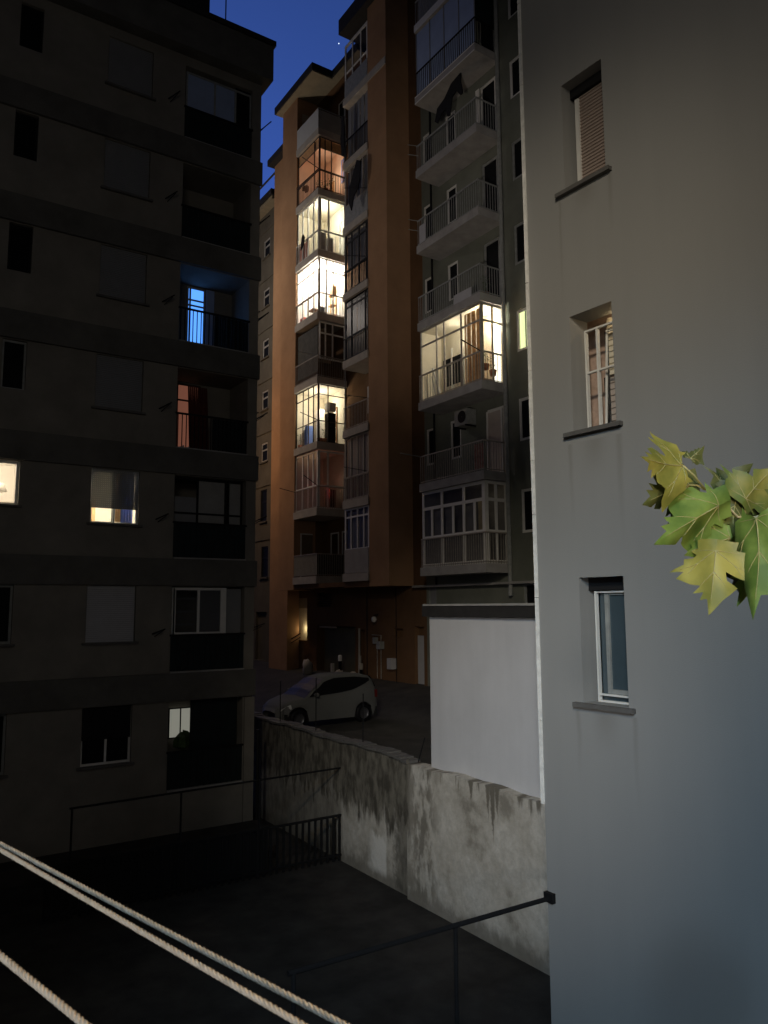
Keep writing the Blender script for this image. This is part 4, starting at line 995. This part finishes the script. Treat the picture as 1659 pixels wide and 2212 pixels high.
blk = mat('car_black', (.008, .008, .009), .45, .1, 3, spec=.08)
nst = 44; body = MB(); xs_ = [-1.76+3.53*i/nst for i in range(nst+1)]; WR = .315
def under(x):
    z = .20
    for wx in (-1.16, 1.16):
        d = abs(x-wx)
        if d < WR+.03: z = max(z, .29+sqrt(max(0, (WR+.03)**2-d*d)))
    return z
rings = []
for x in xs_:
    W_, b, u = interp(hw, x), interp(belt, x), under(x)
    u = min(u, b-.12)
    mid = (u+b)/2
    rings.append([(x, -W_*.97, u), (x, -W_, u+(b-u)*.25), (x, -W_*1.0, mid), (x, -W_*.975, b-.06), (x, -W_*.93, b), (x, -W_*.6, b+.03), (x, 0, b+.045), (x, W_*.6, b+.03), (x, W_*.93, b), (x, W_*.975, b-.06), (x, W_, mid), (x, W_, u+(b-u)*.25), (x, W_*.97, u)])
for r_ in rings: body.v += [Vector(p) for p in r_]
m_ = 13
for i in range(nst):
    for j in range(m_-1): body.f.append((i*m_+j, i*m_+j+1, (i+1)*m_+j+1, (i+1)*m_+j))
body.f.append(tuple(range(m_))); body.f.append(tuple(nst*m_+j for j in range(m_))[::-1])
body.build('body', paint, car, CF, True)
MB().box(-1.7, 1.6, -.72, .72, .17, .45).build('underbody', M['dark'], car, CF)
# greenhouse
gh = MB(); xs2 = [-1.71+2.69*i/26 for i in range(27)]; rings = []
for x in xs2:
    zr, b = interp(roof, x), interp(belt, x)-.02; W_ = interp(hw, x)*.925; k = max(0, zr-b)
    wr = W_-(.20*min(1, k/.5))
    rings.append([(x, -W_, b), (x, -(W_+wr)/2-.012, b+k*.5), (x, -wr, zr-.05*min(1, k/.3)), (x, -wr*.85, zr-.01), (x, 0, zr+.018), (x, wr*.85, zr-.01), (x, wr, zr-.05*min(1, k/.3)), (x, (W_+wr)/2+.012, b+k*.5), (x, W_, b)])
for r_ in rings: gh.v += [Vector(p) for p in r_]
for i in range(len(xs2)-1):
    for j in range(8): gh.f.append((i*9+j, i*9+j+1, (i+1)*9+j+1, (i+1)*9+j))
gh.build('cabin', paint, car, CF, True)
def side(sg, xa, xb, zlo, zhi, name):
    g = MB(); n = 12
    for i in range(n):
        x0 = xa+(xb-xa)*i/n; x1 = xa+(xb-xa)*(i+1)/n; q = []
        for x in (x0, x1):
            zr, b = interp(roof, x), interp(belt, x); W_ = interp(hw, x)*.925; k = zr-b
            wr = W_-.20*min(1, k/.5); lo = b+zlo(x); hi = max(lo+.01, zr-.085+zhi(x))
            f = lambda z: sg*(W_+(wr-W_)*max(0, min(1, (z-b)/max(.05, k)))+.022)
            q.append(((x, f(lo), lo), (x, f(hi), hi)))
        g.quad(q[0][0], q[1][0], q[1][1], q[0][1])
    return g.build(name, blk, car, CF)
for sg in (1, -1):
    side(sg, -1.45, .78, lambda x: .03+.20*max(0, (-x-.7)/.75)**1.5, lambda x: 0, 'side_window')
g = MB()
for i in range(6):
    a = .24+.68*i/6; b_ = .24+.68*(i+1)/6
    qa, qb = interp(roof, a)+.014, interp(roof, b_)+.014; wa = .54+.14*i/6; wb = .54+.14*(i+1)/6
    g.quad((a, -wa, qa-.02), (a, 0, qa+.012), (b_, 0, qb+.012), (b_, -wb, qb-.02)); g.quad((a, 0, qa+.012), (a, wa, qa-.02), (b_, wb, qb-.02), (b_, 0, qb+.012))
g.build('windscreen', blk, car, CF, True)
MB().quad((-1.56, -.5, 1.40), (-1.56, .5, 1.40), (-1.735, .56, 1.06), (-1.735, -.56, 1.06)).build('rear_window', blk, car, CF)
for sg in (1, -1):
    MB().quad((1.42, sg*.74, .73), (1.66, sg*.60, .60), (1.70, sg*.58, .50), (1.40, sg*.765, .60)).build('headlight', mat('headlight_glass', (.5, .5, .5), .1, .05, 3, spec=.9), car, CF)
    m0 = MB().blob((.62, sg*.88, .97), .10, 3, (.7, 1.0, .65)); m0.build('mirror', paint, car, CF, True)
    MB().box(-1.68, -1.60, sg*.62, sg*.75, .75, .98).build('tail_light', mat('dull_red_lens', (.10, .012, .01), .4, .1, 5), car, CF)
    for wx in (1.16, -1.16):
        wn = MB().lathe((0, 0, 0), [(.17, -.085), (.27, -.09), (.29, -.05), (.29, .05), (.27, .09), (.17, .085)], 22).build('wheel', blk, car, CF @ Matrix.Translation((wx, sg*.69, .29)) @ Matrix.Rotation(radians(90), 4, 'X'), True)
        g = MB().lathe((0, 0, 0), [(0, .075), (.05, .08), (.17, .06), (.175, .085)], 12); 
        g.build('rim', mat('rim_grey', (.10, .10, .11), .35, .1, 4, metal=.6), wn, CF @ Matrix.Translation((wx, sg*.70, .29)) @ Matrix.Rotation(radians(-90*sg), 4, 'X'), True)
MB().box(1.66, 1.745, -.40, .40, .25, .42).build('grille', M['dark'], car, CF)
MB().box(1.75, 1.765, -.2, .2, .40, .47).build('number_plate', M['white'], car, CF)
MB().box(-.55, -.35, .80, .815, .80, .825).build('door_handle', paint, car, CF)
# ================================================================== clothes lines right below the camera
def rope(name, label, A, Bp, rad, grp, n=700, strands=3):
    A, Bp = Vector(A), Vector(Bp); t = (Bp-A).normalized(); a = t.orthogonal().normalized(); b = t.cross(a); Lg = (Bp-A).length
    g = MB(); turns = Lg/.0125
    for s_ in range(strands):
        pts = []
        for i in range(n+1):
            f_ = i/n; an = 2*pi*(turns*f_+s_/strands)
            pts.append(A+t*(Lg*f_)+(a*cos(an)+b*sin(an))*rad*.52+Vector((0, 0, -.03*4*f_*(1-f_)*0)))
        g.tube(pts, rad*.60, 6)
    return single(name, label, 'clothes line', g, MATS.get('rope_cord') or mat('rope_cord', (.20, .165, .125), .85, .25, 160), A, grp, smooth=True)
GR = 'cord clothes lines strung below the camera'
rope('clothes_line', 'upper twisted cord of the pulley pair, nearest the courtyard', near(830, 2260, .40), near(-60, 1790, .68), .0017, GR)
rope('clothes_line', 'second twisted cord, running just below the upper one', near(735, 2262, .39), near(-60, 1800, .67), .0017, GR)
rope('clothes_line', 'separate cord across the bottom left corner of the picture', near(290, 2300, .42), near(-60, 2015, .52), .0021, GR, 500)

# ================================================================== plane-tree twig with leaves, in arm's reach on the right
HALF = [(.0, .0), (.13, -.07), (.27, -.10), (.38, -.24), (.39, -.08), (.58, -.06), (.40, .05), (.44, .11), (.33, .15), (.50, .20), (.66, .13), (.64, .26), (.98, .42), (.66, .42), (.74, .57), (.50, .49), (.36, .46), (.21, .42), (.25, .58), (.44, .70), (.25, .73), (.36, .90), (.18, .88), (.23, 1.06), (.08, 1.04), (.0, 1.40)]
VEINS = [[(0, 0), (0, .6), (0, 1.2)], [(0, 0), (.36, .24), (.78, .40)], [(0, 0), (-.36, .24), (-.78, .40)], [(0, 0), (.25, -.02), (.48, -.03)], [(0, 0), (-.25, -.02), (-.48, -.03)], [(0, .45), (.16, .62), (.26, .74)], [(0, .45), (-.16, .62), (-.26, .74)], [(.36, .24), (.44, .34), (.56, .48)], [(-.36, .24), (-.44, .34), (-.56, .48)]]
def leafmat(name, c1, c2):
    m = bpy.data.materials.new(name); m.use_nodes = True; n = m.node_tree.nodes; l = m.node_tree.links; b = n['Principled BSDF']
    tc = n.new('ShaderNodeTexCoord'); z = n.new('ShaderNodeTexNoise'); z.inputs['Scale'].default_value = 14; z.inputs['Detail'].default_value = 5
    l.new(tc.outputs['Object'], z.inputs['Vector']); r = n.new('ShaderNodeValToRGB'); r.color_ramp.elements[0].position = .38; r.color_ramp.elements[1].position = .62
    r.color_ramp.elements[0].color = (*c1, 1); r.color_ramp.elements[1].color = (*c2, 1); l.new(z.outputs['Fac'], r.inputs[0]); l.new(r.outputs[0], b.inputs['Base Color'])
    b.inputs['Roughness'].default_value = .55
    tr = n.new('ShaderNodeBsdfTranslucent'); l.new(r.outputs[0], tr.inputs[0]); mx = n.new('ShaderNodeMixShader'); mx.inputs[0].default_value = .35
    o = n['Material Output']; l.new(b.outputs[0], mx.inputs[1]); l.new(tr.outputs[0], mx.inputs[2]); l.new(mx.outputs[0], o.inputs[0])
    MATS[name] = m; return m
LM = dict(y=leafmat('yellow_leaf', (.15, .16, .03), (.30, .28, .06)), g=leafmat('green_leaf', (.07, .13, .02), (.17, .25, .05)), d=leafmat('dark_olive_leaf', (.05, .065, .015), (.10, .11, .03)), m=leafmat('mixed_leaf', (.09, .13, .025), (.24, .22, .05)))
vein_m = mat('leaf_vein', (.22, .21, .09), .6, .1, 9)
tb = thing('tree_branch', near(1640, 1110, 1.55), 'leafy plane-tree twig with yellowing lobed leaves reaching in from the right edge', 'branch')
import bmesh
def leaf(b, t, key, d0=1.5, d1=1.5, wd=1.0, tilt=0.0, curl=.25, fold=.25, seed=0, label=None, pet=None, petd=None):
    rnd = random.Random(seed+100)
    P0, P1 = near(*b, d0), near(*t, d1); ax = (P1-P0); Lh = ax.length/1.28; ax.normalize()
    nrm = (EYE-P0).normalized(); sd = ax.cross(nrm).normalized(); nrm = sd.cross(ax).normalized()
    q = Matrix.Rotation(tilt, 3, ax); sd = q @ sd; nrm = q @ nrm
    fl, fr = fold*rnd.uniform(.6, 1.4), fold*rnd.uniform(.6, 1.4)
    def P(x, y):
        k = fr if x > 0 else fl
        z = k*abs(x)*(.6+.5*abs(x)) - curl*(y-.3)**2*.5 + .035*sin(7*x+3*y+seed) - .10*max(0, abs(x)-.5)
        return P0 + sd*(x*wd*Lh) + ax*(y*Lh) - nrm*(z*Lh)
    bm = bmesh.new()
    outl = [(x*(1+rnd.uniform(-.06, .06)), y+rnd.uniform(-.015, .015)) if x else (x, y) for x, y in HALF]
    left = [(-x*(1+rnd.uniform(-.08, .08)), y+rnd.uniform(-.02, .02)) for x, y in HALF[1:-1]][::-1]
    vs = [bm.verts.new((x, y, 0)) for x, y in outl+left]
    bm.faces.new(vs); bmesh.ops.triangulate(bm, faces=bm.faces[:])
    for _ in range(4):
        es = [e for e in bm.edges if e.calc_length() > .06]
        if es: bmesh.ops.subdivide_edges(bm, edges=es, cuts=1); bmesh.ops.triangulate(bm, faces=bm.faces[:])
    g = MB(); bm.verts.index_update(); g.v = [P(v.co.x, v.co.y) for v in bm.verts]; g.f = [tuple(v.index for v in f.verts) for f in bm.faces]; bm.free()
    o = g.build('leaf', LM[key], tb)
    if label: o['label'] = label
    g = MB()
    for vn in VEINS:
        n = 6; pts = []
        for (x0, y0), (x1, y1) in zip(vn, vn[1:]):
            for i in range(n): pts.append(P(x0+(x1-x0)*i/n, y0+(y1-y0)*i/n)+nrm*.0006)
        k = .0013 if vn is VEINS[0] else .0009
        g.tube(pts, [k*(1-.7*i/len(pts)) for i in range(len(pts))], 5)
    g.build('vein', vein_m, o, smooth=True)
    if pet:
        E_ = near(*pet, petd or d0+.01); mid = (P0+E_)/2+up*.004
        MB().tube([P0, mid, E_], [.0018, .0019, .0025], 6).build('leaf_stalk', vein_m, tb, smooth=True)
def lp(x, y): return (1353.7+.186*x, 929+.186*y)
leaf(lp(655, 410), lp(110, 360), 'y', 1.50, 1.44, .85, .45, .3, .35, 1, 'yellow-green leaf, leftmost of the twig', lp(910, 690), 1.53)
leaf(lp(720, 640), lp(115, 830), 'd', 1.54, 1.50, .75, -.3, .5, .4, 2, None, lp(905, 688), 1.53)
leaf(lp(1060, 880), lp(285, 1300), 'g', 1.52, 1.46, .60, -.25, .35, .3, 3, 'large green leaf with a yellow patch')
leaf(lp(1040, 1410), lp(970, 2110), 'y', 1.48, 1.44, .98, .15, .3, .28, 4, 'large yellow leaf hanging point down', lp(1255, 1325), 1.49)
leaf(lp(1370, 800), lp(1660, 470), 'm', 1.56, 1.58, 1.1, .4, .3, .3, 5, None, lp(1380, 970), 1.56)
leaf(lp(1290, 700), lp(1200, 1210), 'd', 1.58, 1.55, 1.0, -.4, .35, .3, 6)
leaf(lp(1500, 1020), lp(1570, 2140), 'g', 1.46, 1.40, .62, .5, .3, .35, 7, 'long bright green leaf at the edge of the picture')
leaf(lp(1600, 1350), lp(1230, 1990), 'g', 1.56, 1.54, .7, -.5, .35, .3, 8)
leaf(lp(1200, 760), lp(1420, 430), 'd', 1.62, 1.64, 1.2, .3, .3, .3, 9)
leaf(lp(1250, 880), lp(800, 1230), 'd', 1.60, 1.60, 1.0, .3, .3, .3, 10)
leaf(lp(1560, 1000), lp(1330, 1270), 'd', 1.60, 1.60, .8, .3, .3, .3, 11)
leaf(lp(1720, 720), lp(1500, 560), 'm', 1.62, 1.62, 1.3, .3, .3, .3, 12)
leaf(lp(1100, 1080), lp(1130, 1480), 'm', 1.57, 1.58, 1.5, -.2, .3, .3, 13)
leaf(lp(1250, 1480), lp(1330, 1900), 'd', 1.60, 1.62, .6, -.2, .3, .3, 14)
leaf(lp(1000, 900), lp(560, 1000), 'm', 1.57, 1.55, .9, .3, .4, .4, 16)
leaf(lp(1180, 1250), lp(640, 1420), 'g', 1.55, 1.52, .7, -.4, .4, .4, 17)
leaf(lp(1500, 1400), lp(1380, 1800), 'g', 1.54, 1.50, .8, .4, .4, .3, 18)
leaf(lp(740, 330), lp(880, 210), 'd', 1.60, 1.62, .8, -.2, .3, .3, 15)
MB().tube([near(*lp(1800, 930), 1.56), near(*lp(1490, 1015), 1.55), near(*lp(1290, 1010), 1.56), near(*lp(1150, 860), 1.56), near(*lp(1000, 720), 1.55), near(*lp(905, 688), 1.53)], [.0035, .0028, .0024, .002, .0018, .0014], 8).build('twig', mat('twig_bark', (.30, .26, .15), .8, .2, 40), tb, smooth=True)

# ================================================================== stars
for i, (px, py, r_, l) in enumerate(((543, 73, .95, 'bright star just right of the roof of the left block'), (732, 94, .55, 'fainter star close to the top of the orange tower'))):
    c = near(px, py, 900)
    o = single('star', l, 'star', MB().lathe(c, [(0, -r_), (r_*.7, -r_*.7), (r_, 0), (r_*.7, r_*.7), (0, r_)], 8), MATS.get('starlight') or emis('starlight', (.75, .88, 1.0), 2.5), c, 'stars in the dusk sky', smooth=True)
